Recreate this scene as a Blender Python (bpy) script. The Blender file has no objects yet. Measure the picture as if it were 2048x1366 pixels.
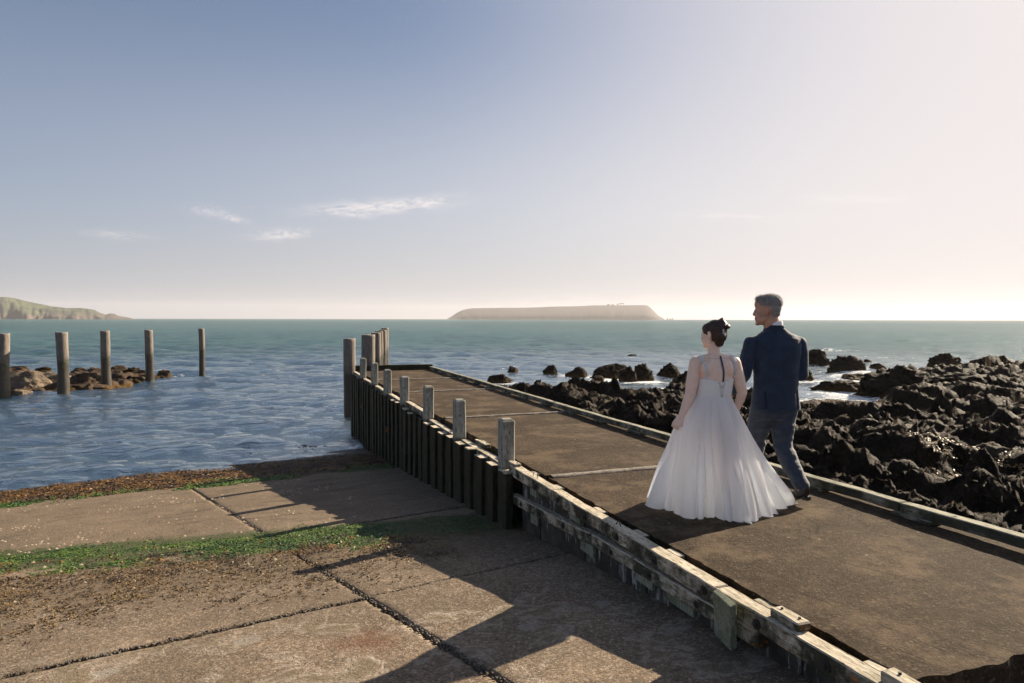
import bpy, bmesh, math, random
import numpy as np
from mathutils import Vector, Matrix
from mathutils.bvhtree import BVHTree

S = bpy.context.scene
COL = S.collection
rad = math.radians
rng = np.random.default_rng(7)
random.seed(7)

# ------------------------------------------------------------------ camera
cam_d = bpy.data.cameras.new('camera')
cam = bpy.data.objects.new('camera', cam_d)
COL.objects.link(cam)
cam_d.sensor_width = 36.0
cam_d.lens = 24.0
cam_d.clip_start = 0.05
cam_d.clip_end = 30000.0
YAW = rad(19.96)
cam.matrix_world = (Matrix.Translation((0, 0, 1.58)) @ Matrix.Rotation(-YAW, 4, 'Z')
                    @ Matrix.Rotation(rad(90 - 1.909), 4, 'X') @ Matrix.Rotation(rad(0.11), 4, 'Z'))
S.camera = cam

# ------------------------------------------------------------------ exposure, sky, sun
S.view_settings.view_transform = 'Standard'
S.view_settings.look = 'None'
S.view_settings.gamma = 1.0
S.view_settings.use_curve_mapping = False
S.view_settings.exposure = 1.25
S.render.engine = 'CYCLES'
S.cycles.use_denoising = True
S.cycles.max_bounces = 8
S.cycles.transparent_max_bounces = 8
S.cycles.volume_bounces = 1
S.cycles.sample_clamp_indirect = 3.0
S.cycles.sample_clamp_direct = 1.5
S.cycles.caustics_reflective = False
S.cycles.caustics_refractive = False

SUN_EL = rad(26.2)
SUN_AZ = rad(70.2)          # clockwise from +Y towards +X
sun_d = bpy.data.lights.new('sun', 'SUN')
sun_d.energy = 5.0
sun_d.angle = rad(0.5)
sun_d.color = (1.0, 0.85, 0.65)
sun = bpy.data.objects.new('sun', sun_d)
COL.objects.link(sun)
sv = Vector((math.cos(SUN_EL) * math.sin(SUN_AZ), math.cos(SUN_EL) * math.cos(SUN_AZ), math.sin(SUN_EL)))
sun.rotation_euler = sv.to_track_quat('Z', 'Y').to_euler()
sun.location = sv * 60

world = bpy.data.worlds.new('World')
S.world = world
world.use_nodes = True
wn = world.node_tree
wn.nodes.clear()


def wnode(t, **kw):
    n = wn.nodes.new(t)
    for k, v in kw.items():
        setattr(n, k, v)
    return n


def wl(a, b):
    wn.links.new(a, b)


w_out = wnode('ShaderNodeOutputWorld')
w_bg = wnode('ShaderNodeBackground')
w_bg.inputs['Strength'].default_value = 0.052
sky = wnode('ShaderNodeTexSky', sky_type='NISHITA')
sky.sun_disc = False
sky.sun_elevation = SUN_EL
sky.sun_rotation = SUN_AZ
sky.altitude = 0
sky.air_density = 1.0
sky.dust_density = 0.6
sky.ozone_density = 3.0
tint = wnode('ShaderNodeMix', data_type='RGBA', blend_type='MULTIPLY')
tint.inputs[0].default_value = 1.0
tint.inputs[7].default_value = (1.03, 1.13, 1.33, 1)
hsv = wnode('ShaderNodeHueSaturation')
hsv.inputs['Saturation'].default_value = 0.86
wl(sky.outputs[0], hsv.inputs['Color'])
gam = wnode('ShaderNodeGamma')
gam.inputs['Gamma'].default_value = 0.66
wl(hsv.outputs[0], gam.inputs['Color'])
wl(gam.outputs[0], tint.inputs[6])
geo = wnode('ShaderNodeTexCoord')


def pix_dir(az, el):
    return Vector((math.cos(el) * math.sin(az), math.cos(el) * math.cos(az), math.sin(el)))


def wmath(op, a, b=None, c=None):
    n = wnode('ShaderNodeMath', operation=op)
    for i, v in enumerate((a, b, c)):
        if v is None:
            continue
        if isinstance(v, (int, float)):
            n.inputs[i].default_value = v
        else:
            wl(v, n.inputs[i])
    return n.outputs[0]


# thin cirrus wisps: azimuth, elevation (degrees), half width, half height (degrees), tilt, strength
WISPS = [(9.3, 9.1, 4.9, 0.55, 5, 1.0), (6.6, 8.45, 1.8, 0.28, -6, 0.6), (12.0, 9.55, 3.0, 0.35, 9, 0.7),
         (1.3, 6.6, 2.0, 0.42, 6, 0.75), (-3.9, 8.1, 1.3, 0.4, -4, 0.45), (-2.0, 7.6, 1.0, 0.28, -14, 0.55),
         (-10.0, 6.0, 2.0, 0.3, 0, 0.35), (38.5, 8.1, 4.5, 0.28, -4, 0.6), (47.0, 8.9, 4.0, 0.33, -4, 0.7),
         (27.0, 1.5, 7.0, 0.5, 2, 0.45), (40.0, 1.3, 9.0, 0.4, -2, 0.3)]
total = None
for i, (az, el, hw, hh, tilt, st) in enumerate(WISPS):
    c = pix_dir(rad(az), rad(el))
    a0 = Vector((math.cos(rad(az)), -math.sin(rad(az)), 0))
    b0 = a0.cross(c)
    b0 = b0 if b0.z > 0 else -b0
    a1 = a0 * math.cos(rad(tilt)) + b0 * math.sin(rad(tilt))
    b1 = b0 * math.cos(rad(tilt)) - a0 * math.sin(rad(tilt))
    du = wnode('ShaderNodeVectorMath', operation='DOT_PRODUCT')
    dv = wnode('ShaderNodeVectorMath', operation='DOT_PRODUCT')
    dc = wnode('ShaderNodeVectorMath', operation='DOT_PRODUCT')
    for n, vec in ((du, a1), (dv, b1), (dc, c)):
        wl(geo.outputs['Generated'], n.inputs[0])
        n.inputs[1].default_value = vec
    u = wmath('DIVIDE', du.outputs['Value'], rad(hw))
    v = wmath('DIVIDE', dv.outputs['Value'], rad(hh))
    comb = wnode('ShaderNodeCombineXYZ')
    wl(wmath('MULTIPLY', u, 1.3), comb.inputs[0])
    wl(wmath('MULTIPLY', v, 0.55), comb.inputs[1])
    comb.inputs[2].default_value = i * 3.7
    nz = wnode('ShaderNodeTexNoise')
    nz.inputs['Scale'].default_value = 1.6
    nz.inputs['Detail'].default_value = 8
    nz.inputs['Roughness'].default_value = 0.62
    nz.inputs['Distortion'].default_value = 1.2
    wl(comb.outputs[0], nz.inputs['Vector'])
    r2 = wmath('ADD', wmath('MULTIPLY', u, u), wmath('MULTIPLY', v, v))
    fall = wmath('POWER', 2.718, wmath('MULTIPLY', r2, -1.1))
    fall = wmath('MULTIPLY', fall, wmath('GREATER_THAN', dc.outputs['Value'], 0.5))
    dens = wmath('MULTIPLY', wmath('MAXIMUM', wmath('SUBTRACT', nz.outputs['Fac'], 0.38), 0.0), 4.2)
    m = wmath('MULTIPLY', wmath('MULTIPLY', fall, dens), st)
    total = m if total is None else wmath('ADD', total, m)
total = wmath('MINIMUM', total, 0.8)
# sea haze whitening the low sky, more so towards the sun, and a pale aureole of thin high cloud round the sun
sepn = wnode('ShaderNodeSeparateXYZ')
wl(geo.outputs['Generated'], sepn.inputs[0])
elev = wmath('ARCSINE', sepn.outputs[2])
horiz = wmath('SQRT', wmath('MAXIMUM', wmath('SUBTRACT', 1.0, wmath('MULTIPLY', sepn.outputs[2], sepn.outputs[2])), 1e-4))
hd = wnode('ShaderNodeVectorMath', operation='DOT_PRODUCT')
wl(geo.outputs['Generated'], hd.inputs[0])
hd.inputs[1].default_value = (math.sin(SUN_AZ), math.cos(SUN_AZ), 0)
caz = wmath('MINIMUM', wmath('MAXIMUM', wmath('DIVIDE', hd.outputs['Value'], horiz), 0.0), 1.0)
lowf = wnode('ShaderNodeMapRange', interpolation_type='SMOOTHSTEP')
wl(elev, lowf.inputs[0])
lowf.inputs[1].default_value = rad(25)
lowf.inputs[2].default_value = rad(7)
hzf = wmath('MULTIPLY', lowf.outputs[0], wmath('ADD', 0.24, wmath('MULTIPLY', wmath('POWER', caz, 1.2), 0.58)))
vlow = wnode('ShaderNodeMapRange', interpolation_type='SMOOTHSTEP')
wl(elev, vlow.inputs[0])
vlow.inputs[1].default_value = rad(10)
vlow.inputs[2].default_value = rad(0.5)
vlow.inputs[4].default_value = 0.75
hcol = wnode('ShaderNodeMix', data_type='RGBA')
wl(caz, hcol.inputs[0])
hcol.inputs[6].default_value = (5.0, 5.1, 5.45, 1)
hcol.inputs[7].default_value = (6.9, 6.5, 6.35, 1)
hm_ = wnode('ShaderNodeMix', data_type='RGBA')
wl(hzf, hm_.inputs[0])
wl(tint.outputs[2], hm_.inputs[6])
wl(hcol.outputs[2], hm_.inputs[7])
vcol = wnode('ShaderNodeMix', data_type='RGBA')
wl(caz, vcol.inputs[0])
vcol.inputs[6].default_value = (3.55, 3.65, 4.1, 1)
vcol.inputs[7].default_value = (5.9, 5.5, 5.4, 1)
vm_ = wnode('ShaderNodeMix', data_type='RGBA')
wl(vlow.outputs[0], vm_.inputs[0])
wl(hm_.outputs[2], vm_.inputs[6])
wl(vcol.outputs[2], vm_.inputs[7])
sd_n = wnode('ShaderNodeVectorMath', operation='DOT_PRODUCT')
wl(geo.outputs['Generated'], sd_n.inputs[0])
sd_n.inputs[1].default_value = sv
aur = wmath('POWER', wmath('MINIMUM', wmath('MAXIMUM', wmath('DIVIDE', wmath('SUBTRACT', sd_n.outputs['Value'], 0.54), 0.445), 0.0), 1.0), 2.0)
au = wnode('ShaderNodeMix', data_type='RGBA')
wl(aur, au.inputs[0])
wl(vm_.outputs[2], au.inputs[6])
au.inputs[7].default_value = (7.15, 6.58, 6.5, 1)
cl = wnode('ShaderNodeMix', data_type='RGBA')
wl(total, cl.inputs[0])
wl(au.outputs[2], cl.inputs[6])
cl.inputs[7].default_value = (7.4, 6.9, 6.8, 1)
wl(cl.outputs[2], w_bg.inputs['Color'])
wl(w_bg.outputs[0], w_out.inputs[0])

WATER = -1.8


def slip_z(x, y):
    return -0.038 + 0.031 * x - 0.103 * y


# ------------------------------------------------------------------ numpy noise
_perm = rng.permutation(256)
_perm = np.concatenate([_perm, _perm, _perm])
_g = rng.normal(size=(256, 3))
_g /= np.linalg.norm(_g, axis=1)[:, None]


def perlin(p):
    p = np.asarray(p, float)
    i = np.floor(p).astype(int)
    f = p - i
    u = f * f * f * (f * (f * 6 - 15) + 10)
    i &= 255
    out = 0
    for dx in (0, 1):
        for dy in (0, 1):
            for dz in (0, 1):
                h = _perm[_perm[_perm[i[:, 0] + dx] + i[:, 1] + dy] + i[:, 2] + dz]
                d = f - np.array((dx, dy, dz))
                w = (u[:, 0] if dx else 1 - u[:, 0]) * (u[:, 1] if dy else 1 - u[:, 1]) * (u[:, 2] if dz else 1 - u[:, 2])
                out = out + w * (_g[h] * d).sum(1)
    return out * 1.5


def fbm(p, octv=4, gain=0.5, lac=2.03):
    p = np.asarray(p, float)
    a, s, o = 1.0, 0.0, 0
    for k in range(octv):
        o = o + a * perlin(p + k * 17.3)
        s += a
        a *= gain
        p = p * lac
    return o / s


def ridged(p, octv=4, gain=0.5, lac=2.1):
    p = np.asarray(p, float)
    a, s, o, w = 1.0, 0.0, 0, 1.0
    for k in range(octv):
        r = 1 - np.abs(perlin(p + k * 11.7)) * 1.6
        r = np.clip(r, 0, 1) ** 2
        o = o + a * r * w
        w = np.clip(r * 1.8, 0, 1)
        s += a
        a *= gain
        p = p * lac
    return o / s


def sstep(a, b, x):
    t = np.clip((x - a) / (b - a), 0, 1)
    return t * t * (3 - 2 * t)


# ------------------------------------------------------------------ object helpers
def raw_mesh(name, verts, faces, smooth=False):
    me = bpy.data.meshes.new(name)
    verts = np.asarray(verts, dtype=np.float32)
    if isinstance(faces, np.ndarray):
        k = faces.shape[1]
        me.vertices.add(len(verts))
        me.vertices.foreach_set('co', verts.ravel())
        me.loops.add(faces.size)
        me.loops.foreach_set('vertex_index', faces.ravel().astype(np.int32))
        me.polygons.add(len(faces))
        me.polygons.foreach_set('loop_start', np.arange(0, faces.size, k, dtype=np.int32))
        me.polygons.foreach_set('loop_total', np.full(len(faces), k, dtype=np.int32))
        me.update(calc_edges=True)
        me.validate()
    else:
        me.from_pydata([tuple(map(float, v)) for v in verts], [], faces)
        me.update()
    if smooth:
        me.polygons.foreach_set('use_smooth', [True] * len(me.polygons))
    return me


def tag(o, label=None, cat=None, group=None, kind=None):
    if label:
        o['label'] = label
    if cat:
        o['category'] = cat
    if group:
        o['group'] = group
    if kind:
        o['kind'] = kind
    return o


def link(name, me, mat=None, parent=None):
    o = bpy.data.objects.new(name, me)
    COL.objects.link(o)
    if mat and not me.materials:
        me.materials.append(mat)
    if parent:
        o.parent = parent
    return o


def empty(name, loc=(0, 0, 0), rz=0.0):
    o = bpy.data.objects.new(name, None)
    COL.objects.link(o)
    o.location = loc
    o.rotation_euler = (0, 0, rz)
    o.empty_display_size = 0.2
    return o


def grid_faces(n, m, wrap=False):
    a = np.arange(n * m).reshape(n, m)
    if wrap:
        a = np.concatenate([a, a[:, :1]], axis=1)
    return np.stack([a[:-1, :-1], a[:-1, 1:], a[1:, 1:], a[1:, :-1]], axis=-1).reshape(-1, 4)


def box_bm(bm, c, s, rot=None, bevel=0.0, taper_top=None):
    """A box with bevelled edges at centre c and full size s, rot a 3x3 matrix."""
    r = bmesh.ops.create_cube(bm, size=1.0)
    vs = r['verts']
    for v in vs:
        v.co = Vector((v.co.x * s[0], v.co.y * s[1], v.co.z * s[2]))
    if bevel:
        es = list({e for v in vs for e in v.link_edges})
        rb = bmesh.ops.bevel(bm, geom=es, offset=bevel, segments=1, affect='EDGES', profile=0.5)
        vs = list({v for f in rb['faces'] for v in f.verts} | {v for v in vs if v.is_valid})
    for v in vs:
        co = v.co
        if rot is not None:
            co = rot @ co
        v.co = co + Vector(c)
    return vs


def bm_obj(name, bm, mat, parent=None, smooth=False):
    bm.normal_update()
    me = bpy.data.meshes.new(name)
    bm.to_mesh(me)
    bm.free()
    if smooth:
        me.polygons.foreach_set('use_smooth', [True] * len(me.polygons))
    return link(name, me, mat, parent)


def timber(name, c, s, mat, parent, axis=1, seg=14, wear=0.004, bevel=0.008, rot=None, seed=0):
    """A weathered sawn timber: a bevelled box cut along its length, its edges chipped and wavy."""
    bm = bmesh.new()
    box_bm(bm, (0, 0, 0), s, None, bevel)
    L = s[axis]
    for k in range(1, seg):
        co = Vector((0, 0, 0))
        co[axis] = -L / 2 + L * k / seg
        no = Vector((0, 0, 0))
        no[axis] = 1
        bmesh.ops.bisect_plane(bm, geom=bm.verts[:] + bm.edges[:] + bm.faces[:], plane_co=co, plane_no=no)
    P = np.array([v.co for v in bm.verts])
    off = np.array([seed * 3.1 + c[0], c[1], c[2]])
    n1 = np.stack([perlin(P * 7 + off + k * 9.1) for k in range(3)], 1) * wear
    n2 = np.stack([perlin(P * 1.3 + off + k * 5.1) for k in range(3)], 1) * wear * 1.5
    for v, d in zip(bm.verts, n1 + n2):
        v.co = v.co + Vector(d)
        if rot is not None:
            v.co = rot @ v.co
        v.co += Vector(c)
    return bm_obj(name, bm, mat, parent)


# ------------------------------------------------------------------ material helpers
class Mat:
    def __init__(self, name):
        self.m = bpy.data.materials.new(name)
        self.m.use_nodes = True
        self.t = self.m.node_tree
        self.b = self.t.nodes['Principled BSDF']
        self.out = self.t.nodes['Material Output']
        self.co = self.n('ShaderNodeTexCoord').outputs['Object']

    def n(self, t, **kw):
        n = self.t.nodes.new(t)
        for k, v in kw.items():
            setattr(n, k, v)
        return n

    def put(self, sock, v):
        if hasattr(v, 'is_output'):
            self.t.links.new(v, sock)
        elif isinstance(v, (tuple, list)) and len(v) == 3 and sock.type == 'RGBA':
            sock.default_value = (*v, 1)
        else:
            sock.default_value = v

    def map(self, scale=(1, 1, 1), loc=(0, 0, 0), rot=(0, 0, 0), vec=None):
        n = self.n('ShaderNodeMapping')
        self.put(n.inputs[0], vec or self.co)
        n.inputs['Scale'].default_value = scale
        n.inputs['Location'].default_value = loc
        n.inputs['Rotation'].default_value = rot
        return n.outputs[0]

    def noise(self, scale, detail=4, rough=0.55, vec=None, dist=0.0):
        n = self.n('ShaderNodeTexNoise')
        self.put(n.inputs['Vector'], vec or self.co)
        n.inputs['Scale'].default_value = scale
        n.inputs['Detail'].default_value = detail
        n.inputs['Roughness'].default_value = rough
        n.inputs['Distortion'].default_value = dist
        return n.outputs['Fac']

    def voro(self, scale, vec=None, feature='F1', out='Distance', rand=1.0):
        n = self.n('ShaderNodeTexVoronoi', feature=feature)
        self.put(n.inputs['Vector'], vec or self.co)
        n.inputs['Scale'].default_value = scale
        n.inputs['Randomness'].default_value = rand
        return n.outputs[out]

    def math(self, op, a, b=0.0, c=None):
        n = self.n('ShaderNodeMath', operation=op)
        self.put(n.inputs[0], a)
        self.put(n.inputs[1], b)
        if c is not None:
            self.put(n.inputs[2], c)
        return n.outputs[0]

    def step(self, x, a, b, lo=0.0, hi=1.0):
        n = self.n('ShaderNodeMapRange', interpolation_type='SMOOTHSTEP')
        self.put(n.inputs[0], x)
        for i, v in enumerate((a, b, lo, hi)):
            n.inputs[i + 1].default_value = v
        return n.outputs[0]

    def mix(self, f, a, b, blend='MIX'):
        n = self.n('ShaderNodeMix', data_type='RGBA', blend_type=blend)
        self.put(n.inputs[0], f)
        self.put(n.inputs[6], a)
        self.put(n.inputs[7], b)
        return n.outputs[2]

    def sep(self, vec=None):
        n = self.n('ShaderNodeSeparateXYZ')
        self.put(n.inputs[0], vec or self.co)
        return n.outputs

    def attr(self, name):
        return self.n('ShaderNodeAttribute', attribute_name=name).outputs['Fac']

    def bump(self, h, strength=0.5, dist=0.01, normal=None):
        n = self.n('ShaderNodeBump')
        n.inputs['Strength'].default_value = strength
        n.inputs['Distance'].default_value = dist
        self.put(n.inputs['Height'], h)
        if normal is not None:
            self.put(n.inputs['Normal'], normal)
        return n.outputs[0]

    def done(self, color=None, rough=None, normal=None, **kw):
        if color is not None:
            self.put(self.b.inputs['Base Color'], color)
        if rough is not None:
            self.put(self.b.inputs['Roughness'], rough)
        if normal is not None:
            self.put(self.b.inputs['Normal'], normal)
        for k, v in kw.items():
            self.put(self.b.inputs[k.replace('_', ' ')], v)
        return self.m


def mat_wood(name, scale, light, dark, moss=(0.035, 0.04, 0.018), moss_amt=0.5, rust=0.0, grime=0.0, tide=None):
    m = Mat(name)
    v = m.map(scale)
    g1 = m.noise(9, 6, 0.65, v, 0.6)
    g2 = m.noise(34, 4, 0.6, v, 0.3)
    grain = m.math('ADD', m.math('MULTIPLY', g1, 0.6), m.math('MULTIPLY', g2, 0.4))
    col = m.mix(m.step(grain, 0.34, 0.66), dark, light)
    big = m.noise(2.3, 5, 0.7)
    col = m.mix(m.math('MULTIPLY', m.step(big, 0.46, 0.66), moss_amt), col, moss)
    crack = m.step(g2, 0.33, 0.40)
    col = m.mix(crack, (0.012, 0.010, 0.008), col)
    blot = m.step(m.noise(11, 3, 0.6), 0.63, 0.72)
    col = m.mix(m.math('MULTIPLY', blot, 0.7), col, tuple(c * 0.25 for c in dark))
    if grime:      # faces that stay damp carry black algae; trodden tops are bleached
        gn = m.n('ShaderNodeNewGeometry')
        up = m.step(m.sep(gn.outputs['Normal'])[2], 0.35, 0.8)
        g_ = m.math('MULTIPLY', m.math('SUBTRACT', 1.0, up), m.step(m.noise(3.1, 5, 0.72, m.map(loc=(2, 7, 1))), 0.36, 0.56))
        col = m.mix(m.math('MULTIPLY', g_, grime), col, m.mix(m.noise(20, 3, 0.6), (0.010, 0.010, 0.006), (0.05, 0.052, 0.030)))
    if tide is not None:
        tz = m.math('ADD', m.sep()[2], m.math('MULTIPLY', m.math('SUBTRACT', m.noise(4, 4, 0.6), 0.5), 0.16))
        col = m.mix(m.step(tz, tide + 0.04, tide - 0.06, 0.0, 0.93), col, (0.012, 0.012, 0.008))
    if rust:
        rs = m.step(m.noise(4.5, 5, 0.7, m.map(loc=(3, 1, 8))), 0.62, 0.69)
        col = m.mix(m.math('MULTIPLY', rs, rust), col, (0.42, 0.13, 0.025))
    m.b.inputs['Specular IOR Level'].default_value = 0.2
    h = m.math('ADD', m.math('MULTIPLY', grain, 1.0), m.math('MULTIPLY', crack, 0.5))
    return m.done(col, 0.85, m.bump(h, 0.55, 0.012))


W_BEAM = mat_wood('weathered_beam_wood', (4, 0.5, 4), (0.70, 0.62, 0.50), (0.26, 0.22, 0.145), moss=(0.085, 0.085, 0.045), moss_amt=0.4, rust=0.95, grime=0.95)
W_RAIL = mat_wood('weathered_rail_wood', (4, 0.5, 4), (0.40, 0.38, 0.30), (0.13, 0.13, 0.085), moss=(0.06, 0.065, 0.035), moss_amt=0.5, rust=0.0, grime=0.85)
W_POST = mat_wood('grey_post_wood', (3, 3, 0.4), (0.40, 0.40, 0.36), (0.17, 0.17, 0.14), moss=(0.10, 0.10, 0.06), moss_amt=0.5, rust=0.5, tide=0.53)
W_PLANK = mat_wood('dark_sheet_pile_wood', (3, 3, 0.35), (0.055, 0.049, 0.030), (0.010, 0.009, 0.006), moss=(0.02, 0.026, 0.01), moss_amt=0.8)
W_BOARD = mat_wood('pale_green_board_wood', (6, 6, 0.9), (0.36, 0.38, 0.30), (0.15, 0.17, 0.11), moss=(0.05, 0.06, 0.025), moss_amt=0.5)


def mat_pile():
    m = Mat('old_wharf_pile_wood')
    v = m.map((5, 5, 0.35))
    g1 = m.noise(7, 6, 0.7, v, 0.5)
    g2 = m.noise(26, 4, 0.6, v)
    grain = m.math('ADD', m.math('MULTIPLY', g1, 0.55), m.math('MULTIPLY', g2, 0.45))
    col = m.mix(m.step(grain, 0.36, 0.64), (0.085, 0.07, 0.058), (0.30, 0.255, 0.215))
    z = m.sep()[2]
    zz = m.math('ADD', z, m.math('MULTIPLY', m.noise(3.0, 4, 0.6), 0.9))
    wet = m.step(zz, 1.75, 2.35)
    tide = m.mix(m.noise(6, 4, 0.6), (0.010, 0.008, 0.006), (0.05, 0.034, 0.018))
    col = m.mix(wet, tide, col)
    gr = m.math('MULTIPLY', m.step(m.noise(4, 3, 0.6), 0.58, 0.68), m.math('SUBTRACT', 1.0, m.step(zz, 1.8, 2.4)))
    col = m.mix(m.math('MULTIPLY', gr, 0.8), col, (0.045, 0.07, 0.012))
    return m.done(col, m.step(wet, 0, 1, 0.45, 0.9), m.bump(grain, 0.8, 0.03))


W_PILE = mat_pile()


def mat_rock(name, c1, c2, c3, weed=0.6, wz=(-1.75, -1.2), rough=0.72):
    m = Mat(name)
    a = m.noise(1.7, 6, 0.65)
    b = m.noise(14, 5, 0.7)
    col = m.mix(m.step(a, 0.35, 0.65), c1, c2)
    col = m.mix(m.step(b, 0.5, 0.72), col, c3)
    geo_n = m.n('ShaderNodeNewGeometry')
    z = m.sep(geo_n.outputs['Position'])[2]
    zz = m.math('ADD', z, m.math('MULTIPLY', m.noise(2.2, 4, 0.6), 0.5))
    low = m.math('SUBTRACT', 1.0, m.step(zz, wz[0], wz[1]))
    wcol = m.mix(m.noise(21, 3, 0.6), (0.03, 0.017, 0.007), (0.17, 0.095, 0.022))
    col = m.mix(m.math('MULTIPLY', low, weed), col, wcol)
    h = m.math('ADD', m.math('MULTIPLY', b, 0.7), m.math('MULTIPLY', m.noise(48, 4, 0.7), 0.3))
    vr = m.voro(9, None, 'F1')
    h = m.math('ADD', h, m.math('MULTIPLY', vr, 0.5))
    m.b.inputs['Specular IOR Level'].default_value = 0.06
    return m.done(col, rough, m.bump(h, 0.9, 0.06))


ROCK = mat_rock('dark_reef_rock', (0.009, 0.0065, 0.0045), (0.026, 0.0185, 0.012), (0.062, 0.043, 0.026), weed=0.85)
ROCK_PALE = mat_rock('pale_tidal_rock', (0.11, 0.085, 0.063), (0.22, 0.175, 0.13), (0.16, 0.13, 0.10), weed=0.9, wz=(-1.8, -1.45))
ROCK_BROWN = mat_rock('brown_tidal_rock', (0.035, 0.025, 0.017), (0.09, 0.064, 0.045), (0.15, 0.11, 0.08), weed=0.9, wz=(-1.7, -1.3))


def mat_plain(name, col, rough=0.6, **kw):
    m = Mat(name)
    return m.done(col, rough, **kw)


IRON = mat_plain('rusty_iron', (0.02, 0.017, 0.015), 0.7)


def mat_deck():
    m = Mat('deck_surface')
    big = m.noise(0.9, 5, 0.65)
    mid = m.noise(5, 5, 0.7)
    fine = m.noise(95, 3, 0.7)
    col = m.mix(m.step(big, 0.35, 0.68), (0.034, 0.021, 0.0105), (0.074, 0.049, 0.028))
    col = m.mix(m.math('MULTIPLY', m.step(mid, 0.45, 0.7), 0.5), col, (0.074, 0.053, 0.034))
    col = m.mix(m.math('MULTIPLY', m.step(fine, 0.5, 0.68), 0.45), col, (0.115, 0.09, 0.066))
    col = m.mix(m.step(fine, 0.40, 0.30), col, (0.008, 0.006, 0.004))
    agg = m.n('ShaderNodeTexVoronoi', feature='F1')
    m.put(agg.inputs['Vector'], m.co)
    agg.inputs['Scale'].default_value = 85
    agv = m.sep(agg.outputs['Color'])[0]
    col = m.mix(m.step(agv, 0.0, 1.0, 0.45, 0.0), col, (0.016, 0.011, 0.007))
    col = m.mix(m.math('MULTIPLY', m.step(agv, 0.88, 0.97), 0.4), col, (0.17, 0.13, 0.09))
    mo2 = m.noise(20, 5, 0.75, m.map(loc=(3, 5, 0)))
    col = m.mix(m.math('MULTIPLY', m.step(mo2, 0.54, 0.68), 0.5), col, (0.145, 0.105, 0.068))
    col = m.mix(m.math('MULTIPLY', m.step(mo2, 0.45, 0.34), 0.55), col, (0.016, 0.011, 0.007))
    worn = m.step(m.noise(1.7, 6, 0.72, m.map(loc=(8, 3, 0))), 0.48, 0.62)
    col = m.mix(m.math('MULTIPLY', worn, 0.65), col, (0.135, 0.096, 0.060))
    damp = m.step(m.noise(1.1, 6, 0.7, m.map(loc=(1, 9, 0))), 0.56, 0.72)
    col = m.mix(m.math('MULTIPLY', damp, 0.6), col, (0.026, 0.019, 0.012))
    ck = m.math('MULTIPLY', m.step(m.voro(0.8, m.map(loc=(0.75, 0.15, 0)), 'DISTANCE_TO_EDGE'), 0.006, 0.001), m.step(m.noise(1.3), 0.5, 0.56))
    col = m.mix(m.math('MULTIPLY', ck, 0.7), col, (0.008, 0.006, 0.004))
    sp = m.step(m.voro(6.0, m.map((1, 1, 1), (0.3, 0.7, 0))), 0.075, 0.04)
    col = m.mix(m.math('MULTIPLY', sp, m.step(m.noise(3), 0.5, 0.6)), col, (0.28, 0.24, 0.20))
    h = m.math('ADD', m.math('MULTIPLY', fine, 0.6), m.math('MULTIPLY', m.noise(38, 4, 0.7), 0.7))
    m.b.inputs['Specular IOR Level'].default_value = 0.12
    return m.done(col, 0.92, m.bump(h, 0.9, 0.012))


DECK = mat_deck()


def mat_mortar():
    m = Mat('pale_mortar')
    f = m.noise(26, 5, 0.7)
    col = m.mix(m.step(f, 0.35, 0.65), (0.11, 0.09, 0.07), (0.24, 0.21, 0.17))
    return m.done(col, 0.9, m.bump(f, 0.7, 0.01))


MORTAR = mat_mortar()


def mat_wall():
    m = Mat('stained_sea_wall_concrete')
    f = m.noise(5, 6, 0.7)
    col = m.mix(m.step(f, 0.4, 0.65), (0.020, 0.018, 0.014), (0.06, 0.055, 0.042))
    runs = m.noise(7, 5, 0.7, m.map((1, 1.6, 0.25)))
    z = m.sep()[2]
    salt = m.math('MULTIPLY', m.step(runs, 0.52, 0.64), m.step(m.noise(30, 3, 0.7, m.map((1, 1, 0.4))), 0.38, 0.55))
    salt = m.math('MULTIPLY', salt, m.step(m.math('ADD', z, m.math('MULTIPLY', f, 0.3)), -0.42, -0.2))
    col = m.mix(m.math('MULTIPLY', salt, 0.85), col, (0.42, 0.41, 0.40))
    return m.done(col, 0.85, m.bump(f, 0.7, 0.02))


WALL = mat_wall()


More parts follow.
